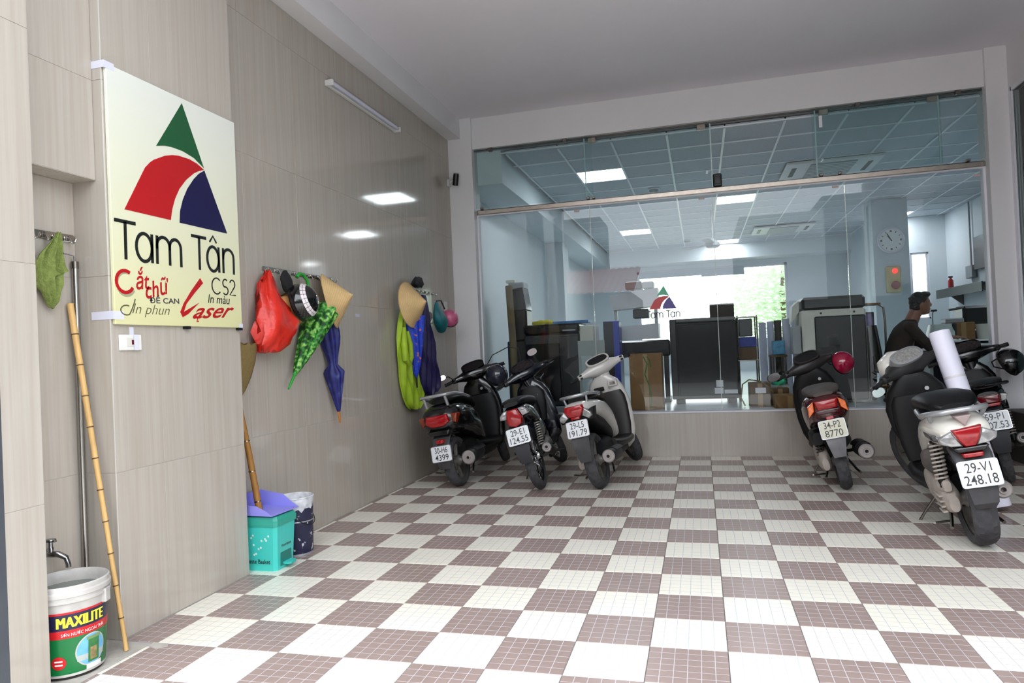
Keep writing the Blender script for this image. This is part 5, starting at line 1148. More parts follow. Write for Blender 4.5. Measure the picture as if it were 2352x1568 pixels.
# ================================================================== INSIDE THE OFFICE
dk = P('machine_charcoal', (20, 22, 24), .35, var=.15, scale=4); dkg = P('machine_gloss', (14, 15, 17), .15, var=.1, scale=4)
offw = P('machine_offwhite', (206, 208, 196), .5, var=.05); lgrey = P('machine_grey', (150, 156, 160), .5, var=.05)
carton = P('cardboard', (128, 94, 56), .85, var=.12, scale=8); cartd = P('cardboard_dark', (92, 70, 46), .85, var=.15, scale=8); pap = P('paper_white', (222, 224, 228), .7, var=.04)
def carton_box(label, x0, x1, y0, y1, z0, z1, mat=carton, lab=None):
    t = thing('carton', label, 'box', ((x0+x1)/2, y0, z0), group='cardboard boxes'); w_ = (x1-x0)/2; h = z1-z0; d_ = y1-y0
    M().cbox(-w_, w_, 0, d_, 0, h, .004).o('body', mat, t, 30)
    for s in (-1, 1): M().box(s*w_*.02 if s > 0 else -w_*.98, w_*.98 if s > 0 else -w_*.02, .004, d_-.004, h, h+.004).o('flap', mat, t, 0)
    M().box(-.025, .025, -.001, 0, h*.0, h).o('tape', P('parcel_tape', (150, 118, 76), .4), t, 0)
    if lab: M().box(lab[0], lab[1], -.002, -.0005, lab[2], lab[3]).o('label', pap, t, 0)
    return t
# left copier with cloths on top
t = thing('photocopier', 'broad dark photocopier with yellow and blue cloths on top', 'copier', (-1.48, 5.4, ZO))
M().cbox(-.34, .34, 0, .6, .04, .92, .02).o('cabinet', dk, t, 30); M().cbox(-.345, .345, -.01, .61, .92, 1.03, .02).o('scanner_lid', dkg, t, 30)
M().cbox(-.33, .10, -.012, .0, .10, .80, .006).o('front_door', dkg, t, 30); M().cbox(.12, .33, -.012, .0, .10, .88, .006).o('side_door', dk, t, 30)
M().cbox(.14, .30, -.014, -.004, .94, .96, .003).o('handle_strip', lgrey, t, 30); M().cbox(.33, .50, .06, .56, .62, 1.0, .01).o('output_tray', offw, t, 30)
for x in (-.3, .3): M().lathe([(.02, 0), (.03, 0), (.03, .045), (.02, .045)], 12, (x, .08, 0)).o('castor', blackp, t)
tag(bagshape([(.0, 0, .05, .13, 0), (.02, 0, .055, .14, 0), (.045, 0, .045, .12, 0), (.06, .01, .02, .06, 0)], 3, 20, .012).o('dust_cloth', P('yellow_cloth', (186, 180, 60), .9, var=.15), None, 60), 'crumpled yellow cloth on the dark photocopier', 'cloth').location = (-1.62, 5.62, ZO+1.035)
o = M().loft([[(x, y, z) for x, y in ((-.2, -.14), (.24, -.16), (.25, .15), (-.19, .14))] for z in (0, .03)]).o('folder', P('blue_folder', (44, 116, 176), .4, var=.2, scale=12), None, 0); o.location = (-1.28, 5.66, ZO+1.035); tag(o, 'bright blue plastic folder on the dark photocopier', 'folder')
# tall scanner tower and cardboard tube at the far left
t = thing('equipment_tower', 'tall narrow stack of dark equipment by the left office wall', 'equipment', (-1.99, 5.75, ZO))
M().cbox(-.14, .12, 0, .3, 0, .85, .01).o('cabinet', dk, t, 30); M().cbox(-.10, .13, .0, .32, .851, 1.25, .02).o('lower_unit', dk, t, 30)
M().loft([[(-.10, 0, 1.25), (.13, 0, 1.25), (.13, .3, 1.25), (-.10, .3, 1.25)], [(-.10, 0, 1.5), (.09, 0, 1.53), (.09, .3, 1.53), (-.10, .3, 1.5)]]).o('upper_unit', dkg, t, 0)
M().cbox(-.10, .10, .02, .28, 1.52, 1.60, .01).o('top_box', lgrey, t, 30); M().cbox(-.14, -.02, .05, .25, 1.60, 1.64, .006).o('adapter', offw, t, 30)
M().lathe([(.001, 0), (.008, 0), (.001, .003)], 8, T=frame((-.06, -.002, 1.40), (1, 0, 0), (0, 0, 1))).o('status_led', emit_mat('led_green', (170, 210, 40), 1.5), t, 0)
tag(M().tube([(-1.93, 5.35, ZO+.02), (-2.0, 5.55, ZO+.8), (-2.06, 5.68, ZO+1.55)], .045, 14).o('cardboard_tube', P('tube_card', (104, 92, 66), .8, var=.15), None), 'brown cardboard tube leaning against the equipment tower', 'tube')
tag(M().tube([(-2.33, 5.3, .95), (-2.2, 5.3, 1.15), (-2.0, 5.3, 1.24), (-1.88, 5.32, 1.22), (-1.86, 5.34, 1.1), (-1.88, 5.34, .9)], .006, 8).o('cable', blackp, None), 'thin black cable looping left of the photocopier', 'cable')
# boards leaning on the glass
for k, (x0, x1, y, z1, lb, mt) in enumerate(((-1.075, -.775, 4.93, 1.27, 'taller grey sheet leaning inside the glass', P('grey_sheet', (150, 158, 156), .5, var=.05)), (-1.04, -.92, 4.90, 1.10, 'narrow pale sheet in front of the grey sheet', P('pale_sheet', (158, 176, 180), .4, var=.05)))):
    b = M(); b.box(x0, x1, 0, .008, 0, z1-ZO); o = bev(b.o('board', mt, None, 0), .002); o.location = (0, y, ZO+.001); o.rotation_euler = (R(3), 0, 0); tag(o, lb, 'board', 'sheets leaning on the glass')
# blue upright cabinet
t = thing('upright_cabinet', 'tall blue cabinet with a black front left of the plotter', 'cabinet', (-.79, 5.62, ZO))
M().cbox(-.09, .10, .01, .30, 0, 1.04, .006).o('body', P('blue_panel', (46, 66, 170), .4, var=.06), t, 30); M().box(-.088, .03, 0, .01, .03, 1.03).o('door', dk, t, 0); M().cbox(.0, .015, -.012, 0, .5, .6, .003).o('handle', steel, t, 30)
# large-format plotter: white bars on black beam
t = thing('plotter', 'white large-format plotter with slanted panels over a black beam', 'printer', (-.50, 6.3, ZO))
M().loft([[(-.34, 0, 1.20), (.25, 0, 1.23), (.25, .35, 1.23), (-.34, .35, 1.20)], [(-.37, .02, 1.40), (.25, .02, 1.46), (.25, .33, 1.46), (-.37, .33, 1.40)]]).o('top_cover', P('plotter_white', (196, 200, 204), .4, var=.03), t, 0)
M().loft([[(-.30, -.05, .80), (.24, -.05, .81), (.24, .4, .81), (-.30, .4, .80)], [(-.33, -.03, .98), (.24, -.03, 1.0), (.24, .38, 1.0), (-.33, .38, .98)]]).o('media_cover', MC['plotter_white'], t, 0)
for x in (-.31, .21): M().cbox(x-.02, x+.02, .1, .2, .98, 1.22, .004).o('upright', MC['plotter_white'], t, 30)
M().cbox(-.16, .05, .0, .3, 1.46, 1.56, .01).o('control_box', dk, t, 30); M().cbox(.06, .20, .0, .28, 1.46, 1.55, .01).o('side_box', MC['plotter_white'], t, 30)
M().cbox(-.08, .12, .05, .3, 1.08, 1.20, .01).o('carriage', dk, t, 30)
M().cbox(-.31, .38, -.1, .3, .58, .79, .02).o('beam', dkg, t, 30)
for x in (-.26, .32): M().cbox(x-.03, x+.03, .0, .1, .0, .6, .006).o('leg', dk, t, 30); M().cbox(x-.04, x+.04, -.2, .35, .0, .05, .008).o('foot', dk, t, 30)
# tall carton with green scribble
t = carton_box('tall brown carton with a green scribble behind the glass', -.54, -.18, 5.15, 5.50, ZO, 1.09)
M().tube([(-.02, -.002, .60), (.02, -.003, .52), (-.01, -.002, .40), (.03, -.003, .28), (.05, -.002, .12), (.04, -.003, .04)], .007, 6).o('green_scribble', P('green_marker', (40, 110, 34), .6), t)
M().tube([(.02, -.002, .60), (.05, -.003, .56), (.06, -.002, .48)], .006, 6).o('green_scribble', MC['green_marker'], t)
# large black machine in the middle
t = thing('laser_cutter', 'large black glossy machine on feet in the middle of the glass front', 'machine', (.29, 5.75, ZO))
M().cbox(-.37, .38, 0, .6, .06, .98, .015).o('cabinet', P('smoked_panel', (15, 17, 19), .1, var=.1, scale=3), t, 30); M().cbox(-.39, -.31, -.006, .6, .06, 1.02, .01).o('edge_post', dkg, t, 30)
M().cbox(-.30, .37, -.008, .0, .10, .95, .004).o('front_panel', MC['smoked_panel'], t, 30)
M().cbox(-.33, .37, .02, .55, .98, 1.025, .01).o('lid', P('lid_grey', (104, 104, 100), .5, var=.2), t, 30)
for x in (-.30, .30): M().cbox(x-.05, x+.05, .05, .5, 0, .06, .01).o('foot', blackp, t, 30)
for a in ((.12, .20, .20, .28), (.10, .20, .12, .19), (.21, .36, .12, .165)): M().box(a[0], a[1], -.0105, -.0085, a[2], a[3]).o('paper_label', pap, t, 0)
o = M().cbox(-.14, .14, 0, .3, 0, .16, .004).o('storage_box', P('dark_box', (52, 46, 40), .8, var=.2), None, 30); o.location = (.52, 5.95, ZO+1.03); tag(o, 'dark box standing on the right of the black machine', 'box')
# metal stand with blue carton and dark boxes
t = thing('metal_stand', 'thin metal rack with a shelf right of the black machine', 'rack', (.79, 5.95, ZO))
for x in (-.10, .12):
    for y in (0, .3): M().tube([(x, y, 0), (x, y, 1.03)], .009, 8).o('post', steel, t)
for z in (.50, 1.02): M().cbox(-.11, .13, -.01, .31, z-.012, z, .003).o('shelf', steel, t, 30)
o = M().cbox(-.1, .1, 0, .28, 0, .12, .004).o('storage_box', P('blue_carton', (40, 56, 140), .6, var=.2, scale=18), None, 30); o.location = (.80, 5.96, ZO+.655); tag(o, 'blue printed carton on the metal rack', 'box')
o = M().cbox(-.1, .1, 0, .26, 0, .15, .004).o('storage_box', cartd, None, 30); o.location = (.80, 5.97, ZO+.502); tag(o, 'brown box under the blue carton on the metal rack', 'box')
o = M().cbox(-.095, .06, 0, .26, 0, .215, .01).o('storage_box', dk, None, 30); o.location = (.80, 5.97, ZO+.778); tag(o, 'black box above the blue carton on the metal rack', 'box')
# rolls of paper standing
rollp = P('office_roll', (190, 196, 214), .6, var=.04); rolld = P('dark_roll', (56, 52, 44), .7, var=.3)
for k, (x, y, r, h, mt, lb) in enumerate(((1.02, 6.55, .045, .95, rollp, 'leftmost upright paper roll behind the glass'), (1.12, 6.6, .042, .96, rollp, 'second upright paper roll from the left'), (1.21, 6.62, .045, .97, rolld, 'dark upright roll among the white rolls'), (1.31, 6.6, .05, .985, rollp, 'thick upright paper roll right of the dark roll'), (1.415, 6.58, .045, .985, rollp, 'upright paper roll fourth of the white ones'), (1.51, 6.6, .045, 1.0, rollp, 'rightmost upright paper roll by the white printer'))):
    o = M().lathe([(r*.5, 0), (r, 0), (r, h), (r*.5, h), (r*.5, h-.2)], 20, cap=True).o('paper_roll', mt, None, 40); o.location = (x, y, ZO); tag(o, lb, 'paper roll', 'upright paper rolls in the office')
# boxes near the sill
carton_box('low brown carton with a white label behind the glass', .75, .97, 5.25, 5.50, ZO, .72, cartd, (-.05, .06, .15, .21))
carton_box('front flat carton beside the maroon scooter', .985, 1.29, 5.02, 5.30, ZO, .593)
carton_box('small carton behind the front flat carton', .985, 1.17, 5.36, 5.58, ZO, .645, cartd)
o = M().cbox(-.07, .07, 0, .2, 0, .17, .006).o('detergent_box', P('teal_print', (60, 138, 176), .5, var=.35, scale=16), None, 30); o.location = (1.165, 6.15, 1.003); tag(o, 'blue and teal printed box on the stool', 'box')
t = thing('stool', 'dark low table carrying the teal printed box', 'table', (1.16, 6.2, ZO))
M().cbox(-.09, .09, -.12, .28, .515, .54, .004).o('top', cartd, t, 30)
for x in (-.07, .07):
    for y in (-.08, .24): M().tube([(x, y, 0), (x, y, .515)], .014, 8).o('leg', steel_dark, t)
o = bagshape([(.0, 0, .05, .06, 0), (.04, 0, .08, .08, 0), (.09, 0, .06, .06, 0), (.11, 0, .02, .02, 0)], 6, 18, .01).o('plastic_bag', P('mint_film', (60, 190, 140), .4, var=.2), None, 60); o.location = (1.10, 5.75, ZO+.205); tag(o, 'small mint green plastic bag on a carton by the scooter mirror', 'bag')
carton_box('pale carton under the mint green bag', .98, 1.22, 5.62, 5.85, ZO, ZO+.20, P('pale_carton', (150, 160, 160), .7, var=.1))
o = M().tube([(.70, 5.3, ZO+.012), (.66, 5.28, ZO+.1), (.68, 5.28, ZO+.25), (.75, 5.28, ZO+.30), (.86, 5.22, ZO+.285), (.95, 5.2, ZO+.22), (.99, 5.2, ZO+.16)], .008, 8).o('cable', P('yellow_black_cable', (110, 94, 40), .5, var=.6, scale=40), None); tag(o, 'coiled yellowish cable around the low carton', 'cable')
# right printer: white frame, black front
t = thing('wide_printer', 'big white-framed black printer right of the paper rolls', 'printer', (1.68, 5.55, ZO))
M().cbox(-.32, .34, .01, .7, .02, 1.04, .02).o('frame', offw, t, 30); M().cbox(-.19, .33, -.008, .01, .03, .965, .012).o('front_panel', P('wicker_black', (15, 14, 13), .4, var=.3, scale=30), t, 30)
M().cbox(-.30, .36, .1, .7, 1.04, 1.19, .03).o('top_unit', dk, t, 30)
M().loft([[(-.32, .2, 1.04), (-.40, .3, .9), (-.40, .5, .9), (-.32, .6, 1.04)], [(-.32, .2, 1.16), (-.38, .3, 1.1), (-.38, .5, 1.1), (-.32, .6, 1.16)]]).o('ink_tray', offw, t, 0)
M().cbox(-.42, -.33, .05, .25, .55, .87, .008).o('side_box', lgrey, t, 30)
for x in (-.12, .22): M().lathe([(.001, 0), (.012, 0), (.001, .003)], 10, T=frame((x, .006, 1.0), (1, 0, 0), (0, 0, 1))).o('bolt', dk, t, 0)
t = thing('upright_cabinet', 'dark narrow cabinet between the printer and the seated person', 'cabinet', (2.13, 6.02, ZO)); M().cbox(-.06, .07, 0, .4, 0, 1.0, .006).o('body', dk, t, 30); M().box(-.04, .05, -.003, 0, .82, .98).o('sticker', P('violet_print', (110, 100, 150), .6, var=.3, scale=20), t, 0)
t = thing('trolley', 'bent metal trolley handle beside the clock column', 'trolley', (2.30, 6.5, ZO))
M().tube([(-.14, 0, .95), (-.14, 0, 1.08), (-.10, 0, 1.10), (.06, 0, 1.10), (.11, 0, 1.06), (.12, 0, .9), (.12, 0, .02)], .014, 10).o('handle', steel_dark, t); M().tube([(-.14, 0, .02), (-.14, 0, .95)], .014, 10).o('post', steel_dark, t)
M().cbox(-.2, .2, -.05, .5, .08, .11, .006).o('deck', carton, t, 30); M().cbox(-.2, .08, -.02, .02, 1.10, 1.12, .004).o('grip', carton, t, 30)
for x in (-.14, .12): M().lathe([(.01, -.02), (.05, -.02), (.05, .02), (.01, .02)], 14, (x, .1, .05), 0).o('wheel', blackp, t)
# ---- clock and alarm on the column
t = thing('wall_clock', 'round white wall clock on the office column', 'clock', (3.40, 10.065, 2.75))
F = frame((0, 0, 0), (1, 0, 0), (0, 0, 1))
M().lathe([(.001, 0), (.20, 0), (.215, .012), (.215, .035), (.20, .042), (.185, .035), (.185, .02), (.001, .02)], 40).o('case', P('clock_rim', (196, 202, 214), .35), t, 40, F)
M().lathe([(.001, .021), (.184, .021)], 40, cap=False).o('dial', P('clock_dial', (204, 214, 214), .5, var=.01), t, 0, F)
ck = P('clock_ink', (30, 34, 38), .5)
for k in range(12):
    a = R(90-30*k); b = k % 3 == 0
    M().cbox(-.016 if b else -.006, .016 if b else .006, -.014 if b else -.014, .014, .022, .024, .001, F @ Matrix.Translation((.15*math.cos(a), .15*math.sin(a), 0)) @ Matrix.Rotation(a-PI/2, 4, 'Z')).o('hour_mark', ck, t, 0)
for ang, L_, w_ in ((118, .13, .007), (125, .09, .009)):
    M().cbox(-w_, w_, -.02, L_, .025, .028, .001, F @ Matrix.Rotation(R(ang-90), 4, 'Z')).o('hand', ck, t, 0)
t = thing('fire_alarm', 'yellowish fire alarm panel with a lit red lamp below the clock', 'alarm', (3.405, 10.065, 2.095))
M().cbox(-.11, .11, -.05, 0, -.22, .22, .012).o('panel', P('alarm_yellow', (168, 164, 108), .5, var=.04), t, 30)
M().ell((.02, -.06, .135), .042, .04, .042, 16, 8).o('lamp', emit_mat('alarm_lamp', (255, 50, 40), 2.2), t)
M().lathe([(.001, 0), (.065, 0), (.07, .02), (.06, .03), (.03, .022), (.001, .022)], 24).o('bell', P('alarm_red', (120, 22, 30), .4), t, 40, F @ Matrix.Translation((.02, -.10, .05)))
# ---- ceiling fittings
def cassette(label, x, y, s=1.):
    t = thing('air_conditioner', label, 'air conditioner', (x, y, OC-.046), group='ceiling air conditioners')
    M().cbox(0, 1.15, 0, .95, .0, .034, .008).o('panel', P('ac_white', (220, 224, 224), .4, var=.02), t, 30)
    M().cbox(.30, .85, .08, .87, -.012, .002, .004).o('intake_grille', P('ac_grille', (150, 158, 158), .5, var=.04), t, 30)
    for xx in (.09, 1.0): M().cbox(xx, xx+.06, .22, .73, -.003, .002, .002).o('air_slot', dk, t, 30)
    for k in range(9): M().box(.31, .84, .12+k*.085, .135+k*.085, -.015, -.011).o('louvre', MC['ac_white'], t, 0)
cassette('near ceiling air conditioner behind the greenish glass', 1.42, 6.68); cassette('far ceiling air conditioner deeper in the office', 1.40, 11.9)
for x, y, lb in ((-.30, 7.5, 'near smoke detector on the office ceiling'), (.07, 13.1, 'far smoke detector on the office ceiling')):
    t = thing('smoke_detector', lb, 'smoke detector', (x, y, OC-.05), group='smoke detectors'); M().lathe([(.001, 0), (.05, .0), (.065, .02), (.07, .045), (.001, .045)], 20).o('dome', lgrey, t); M().lathe([(.06, .036), (.08, .04), (.08, .05), (.06, .05)], 20).o('base', office_bar, t)
t = thing('ceiling_fan', 'grey ceiling fan hanging in the middle of the office', 'fan', (.53, 9.6, 2.80))
M().tube([(0, 0, .10), (0, 0, .645)], .014, 8).o('down_rod', lgrey, t); M().lathe([(.02, 0), (.09, .0), (.12, .03), (.12, .08), (.05, .13), (.02, .16)], 24).o('motor', lgrey, t)
for k in range(3): M().loft([[(r, -w_, .05), (r, w_, .06), (r, w_, .066), (r, -w_, .056)] for r, w_ in ((.1, .03), (.25, .06), (.62, .07), (.65, .04))], T=Matrix.Rotation(R(120*k+20), 4, 'Z')).o('blade', lgrey, t, 0)
t = thing('rail_speaker', 'small black box perched on the steel glass rail', 'speaker', (.50, YG+.0, 2.813)); M().cbox(-.045, .045, -.01, .05, .0, .14, .012).o('body', blackp, t, 30); M().cbox(-.03, .03, -.014, -.008, .03, .11, .004).o('face', dkg, t, 30)
# ---- logo decal on the glass
t = thing('glass_decal', 'coloured triangle logo with thin lettering stuck on the office glass', 'decal', (-.12, YG+.010, 1.60))
def dec(pts, y0=.13, z0=2.1, s=.40): return [((p[0]-y0)*s, (p[1]-z0)*s+.04) for p in pts]
for nm, pts, mt in (('decal_green', GREEN, P('decal_green', (84, 178, 140), .4)), ('decal_red', RED, P('decal_red', (196, 52, 56), .4)), ('decal_blue', BLUE, P('decal_violet', (74, 62, 140), .4))):
    M().prism(dec(pts), 1, -.0012, 0).o(nm, mt, t, 0)
for nm, lo, hi in (('decal_lettering_tam', 0, 7), ('decal_lettering_tan', 7, 13)):
    strokes([dec(p, .13, 1.79, .43) for p in tam_tan()[lo:hi]],   .010, .0012, frame((0, 0, -.125), (1, 0, 0), (0, 0, 1))).o(nm, P('decal_grey', (74, 76, 80), .5), t, 0)
strokes([dec([(.343, 1.858), (.371, 1.893), (.398, 1.858)], .13, 1.79, .43)], .005, .0012, frame((0, 0, -.125), (1, 0, 0), (0, 0, 1))).o('decal_circumflex', MC['decal_grey'], t, 0)
# ---- desk and its things at the right
t = thing('desk', 'long white desk at the right side of the office', 'desk', (3.3, 6.05, ZO))
M().cbox(-.65, .55, -.35, .75, .60, .63, .004).o('top', P('desk_white', (196, 206, 208), .5, var=.03), t, 30)
M().cbox(-.62, .5, -.9, -.86, 0, .63, .004).o('front_panel', MC['desk_white'], t, 30); M().cbox(-.62, .5, -.9, -.34, .60, .63, .004).o('front_top', MC['desk_white'], t, 30)
for x in (-.6, .5): M().cbox(x-.03, x+.03, -.3, .7, 0, .6, .004).o('leg', MC['desk_white'], t, 30)
DZ = ZO+.631
t = thing('laminator', 'grey-white roller machine on the desk beside the person', 'machine', (2.93, 6.22, DZ))
M().loft([rz(0, 0, .13, .12, 5), rz(.10, 0, .13, .12, 5), rz(.19, .0, .11, .08, 5)]).o('body', P('laminator_body', (170, 184, 180), .35, var=.05), t, 40); M().cbox(-.14, .16, -.16, -.10, .0, .03, .006).o('tray', office_bar, t, 30); M().cbox(.10, .14, -.1, .1, .02, .2, .01).o('side_cap', dk, t, 30)
carton_box('open brown carton on the desk', 3.08, 3.31, 6.3, 6.55, DZ, DZ+.2)
t = thing('desk_tidy', 'white pail on the desk near the office edge', 'pail', (3.42, 6.35, DZ)); M().lathe([(.02, 0), (.07, 0), (.085, .17), (.09, .175), (.08, .17), (.066, .01), (.01, .01)], 24, cap=False).o('shell', offw, t); M().tube([(-.088, 0, .15), (-.05, -.03, .05), (.05, -.03, .05), (.088, 0, .15)], .003, 6).o('bail', steel, t)
t = thing('printing_press', 'dark heat press on the desk below the shelf', 'machine', (3.36, 6.75, DZ))
M().cbox(-.05, .25, -.1, .25, .12, .40, .03).o('body', dk, t, 30); M().tube([(-.18, -.02, .36), (-.05, -.02, .38), (.05, 0, .34)], .014, 8).o('lever', steel_dark, t); M().cbox(-.24, -.04, -.1, .1, .20, .26, .012).o('plate', lgrey, t, 30); M().cbox(-.20, .25, -.12, .2, 0, .12, .02).o('base', dk, t, 30)
t = thing('desk_lamp', 'tiny black desk lamp standing by the louvred window', 'lamp', (2.98, 6.65, DZ)); M().lathe([(.001, 0), (.05, 0), (.045, .012), (.001, .014)], 16).o('base', blackp, t); M().tube([(0, 0, .01), (.0, 0, .33), (.02, 0, .36)], .005, 6).o('stem', blackp, t); M().cbox(-.02, .05, -.02, .02, .35, .375, .006).o('head', blackp, t, 30)
t = thing('wall_shelf', 'dark wall shelf with a few small things at the right', 'shelf', (4.93, 10.9, 1.9))
M().cbox(-.35, -.0, -1.2, 1.0, 0, .05, .004).o('board', dk, t, 30); M().cbox(-.36, -.34, -1.2, 1.0, -.1, .06, .004).o('lip', dk, t, 30)
for y in (-.9, .7): M().prism([(-.3, 0), (0, 0), (0, -.25)], 1, y, y+.02).o('bracket', steel_dark, t, 0)
t = thing('fire_extinguisher', 'small red fire extinguisher on the wall shelf', 'extinguisher', (4.70, 11.5, 1.952)); M().lathe([(.02, 0), (.045, 0), (.045, .15), (.02, .19), (.015, .21)], 18).o('cylinder', P('extinguisher_red', (190, 44, 44), .35), t); M().cbox(-.035, .035, -.01, .01, .205, .235, .004).o('valve', blackp, t, 30)
t = thing('junction_box', 'grey junction box above the wall shelf with conduit', 'box', (4.925, 11.05, 2.1)); M().cbox(-.08, 0, -.15, .15, 0, .22, .006).o('box', lgrey, t, 30); M().tube([(-.03, 0, .22), (-.03, 0, 1.34)], .015, 8).o('conduit', lgrey, t)
t = thing('wall_screen', 'dark flat screen on the right office wall', 'television', (4.925, 10.4, 2.5)); M().cbox(-.06, -.03, -.5, .45, -.28, .28, .006).o('screen', dkg, t, 30); M().cbox(-.03, 0, -.2, .2, -.1, .1, .004).o('bracket', steel_dark, t, 30)

# ---- seated person and office chair
def capsule(m, a, b, r0, r1, n=14):
    a, b = Vector(a), Vector(b); q = (b-a).to_track_quat('Z', 'Y').to_matrix().to_4x4(); L = (b-a).length; rings = []
    for k in range(5): th = R(-90+k*22.5); rings.append((r0*math.cos(th)+1e-4, r0*math.sin(th)))
    for k in range(5): th = R(0+k*22.5); rings.append((r1*math.cos(th)+1e-4, L+r1*math.sin(th)))
    m.lathe(rings, n, T=Matrix.Translation(a) @ q)
def fuse(m, name, mat, parent, vox, smooth=2):
    o = m.o(name, mat, parent, 60); md = o.modifiers.new('r', 'REMESH'); md.mode = 'VOXEL'; md.voxel_size = vox; md.use_smooth_shade = True
    sm = o.modifiers.new('s', 'SMOOTH'); sm.factor = .5; sm.iterations = smooth; return o
pr = thing('person', 'person in a dark brown sweater seated in profile, reaching over the desk', 'person', (2.36, 5.62, ZO))
# local: x = facing direction (right), y = away from the camera
skin = P('skin', (128, 88, 70), .55, var=.05); knit = P('brown_knit', (44, 33, 26), .9, var=.15, scale=30, bump=.3, bscale=160); jean = P('dark_trousers', (26, 30, 44), .9, var=.1); hairm = P('black_hair', (16, 14, 13), .5, var=.2, bump=.8, bscale=90)
b = M()
hc = Vector((.21, 0, 1.052))          # head centre
b.ell(hc, .097, .079, .116, 24, 16); b.ell(hc+Vector((.03, 0, -.06)), .062, .058, .065, 20, 12)                # skull and jaw
b.ell(hc+Vector((.062, 0, -.095)), .03, .03, .024, 14, 8)                                                     # chin
b.ell(hc+Vector((.098, 0, -.018)), .018, .014, .022, 12, 8); b.ell(hc+Vector((.094, 0, -.002)), .010, .010, .026, 12, 8)  # nose
b.ell(hc+Vector((.088, 0, -.055)), .012, .024, .008, 12, 6); b.ell(hc+Vector((.086, 0, -.068)), .012, .022, .008, 12, 6)  # lips
b.ell(hc+Vector((.080, 0, .025)), .015, .05, .012, 12, 6)                                                     # brow
for s in (-1, 1):
    b.ell(hc+Vector((.005, s*.076, -.015)), .020, .010, .032, 12, 8); b.ell(hc+Vector((.07, s*.034, .005)), .014, .015, .012, 10, 6)
capsule(b, hc+Vector((-.035, 0, -.06)), (.115, 0, .86), .063, .07)                                            # neck
sh = {-1: Vector((.06, -.17, .80)), 1: Vector((.08, .17, .80))}; el = {-1: Vector((.22, -.22, .58)), 1: Vector((.24, .2, .60))}; wr = {-1: Vector((.44, -.13, .665)), 1: Vector((.46, .1, .675))}
for s in (-1, 1):
    capsule(b, wr[s]+Vector((-.05, 0, -.005)), wr[s], .026, .024)
    ph = wr[s]+Vector((.055, -s*.01, .004)); b.ell(ph, .05, .04, .016, 14, 8)
    for k in range(4):
        off = Vector((.04, (-.027+.018*k), .004)); L1 = (.034, .04, .037, .028)[k]
        p0 = ph+off; p1 = p0+Vector((L1, 0, -.006)); p2 = p1+Vector((L1*.8, 0, -.022)); capsule(b, p0, p1, .009, .0085, 8); capsule(b, p1, p2, .0085, .0075, 8)
    p0 = ph+Vector((-.02, -s*.036, 0)); p1 = p0+Vector((.035, -s*.02, -.006)); capsule(b, p0, p1, .011, .0095, 8); capsule(b, p1, p1+Vector((.026, s*.004, -.012)), .0095, .0085, 8)
capsule(b, (.115, 0, .86), (.02, 0, .55), .062, .10)
fuse(b, 'body', skin, pr, .007)
c = M()
for s in (-1, 1):
    capsule(c, sh[s], el[s], .062, .050); capsule(c, el[s], wr[s]+Vector((-.035, 0, 0)), .050, .036)
c.loft([rz(.40, -.04, .125, .165, 2.4), rz(.50, -.04, .125, .165, 2.4), rz(.62, -.01, .125, .17, 2.4), rz(.72, .03, .125, .18, 2.4), rz(.80, .06, .11, .175, 2.4), rz(.85, .085, .085, .12, 2.4), rz(.885, .105, .062, .066, 2.2)])
capsule(c, sh[-1], sh[1], .068, .068)
fuse(c, 'sweater', knit, pr, .011)
c = M()
for s in (-1, 1):
    capsule(c, (-.02, s*.09, .46), (.40, s*.11, .47), .085, .065); capsule(c, (.40, s*.11, .47), (.38, s*.11, .09), .060, .045)
c.ell((-.03, 0, .45), .13, .16, .10)
fuse(c, 'trousers', jean, pr, .014)
for s in (-1, 1):
    c = M(); c.loft([rx(.31, .04, .038, .04, 2.4, s*.11), rx(.38, .05, .042, .05, 2.4, s*.11), rx(.46, .035, .046, .034, 2.4, s*.11), rx(.55, .025, .03, .022, 2.4, s*.11)]); c.o('shoe', blackp, pr, 50)
h = M(); h.ell(hc+Vector((-.012, 0, .022)), .098, .083, .108, 24, 14); h.ell(hc+Vector((-.045, 0, -.03)), .062, .074, .085, 20, 12); h.ell(hc+Vector((.05, 0, .095)), .055, .062, .034, 18, 10)
for k in range(7): h.ell(hc+Vector((-.09+.012*k, .03*math.sin(k*2), .06+.007*k)), .03, .02, .014, 10, 6)
# cut the hair back from the face
ho = fuse(h, 'hair', hairm, pr, .008, 1)
pr_m = ho.modifiers.new('d', 'DISPLACE'); tx = bpy.data.textures.new('hair_noise', 'CLOUDS'); tx.noise_scale = .03; pr_m.texture = tx; pr_m.strength = .012
t = thing('office_chair', 'black office chair under the seated person', 'chair', (2.33, 5.62, ZO))
M().loft([rz(.31, 0, .20, .21, 4), rz(.34, .0, .22, .23, 4), rz(.365, .0, .22, .23, 4), rz(.37, .0, .2, .21, 4)]).o('seat', blackp, t, 40)
M().loft([[(-.20-.045*f+x, y, .42+.42*f) for x, y in se(.025, .20*(1-.25*f*f), 3, 20)] for f in (0, .1, .5, .9, 1.)]).o('backrest', blackp, t, 40)
M().tube([(-.15, 0, .33), (-.225, 0, .36), (-.235, 0, .5)], .02, 8).o('back_bracket', blackp, t)
M().tube([(0, 0, .08), (0, 0, .32)], .025, 12).o('gas_column', blackp, t)
for k in range(5):
    a = R(72*k+10); M().tube([(0, 0, .09), (.26*math.cos(a), .26*math.sin(a), .065)], [.022, .014], 8).o('base_arm', blackp, t)
    M().lathe([(.01, -.015), (.028, -.015), (.028, .015), (.01, .015)], 12, (.26*math.cos(a), .26*math.sin(a), .03), 1).o('castor', blackp, t)

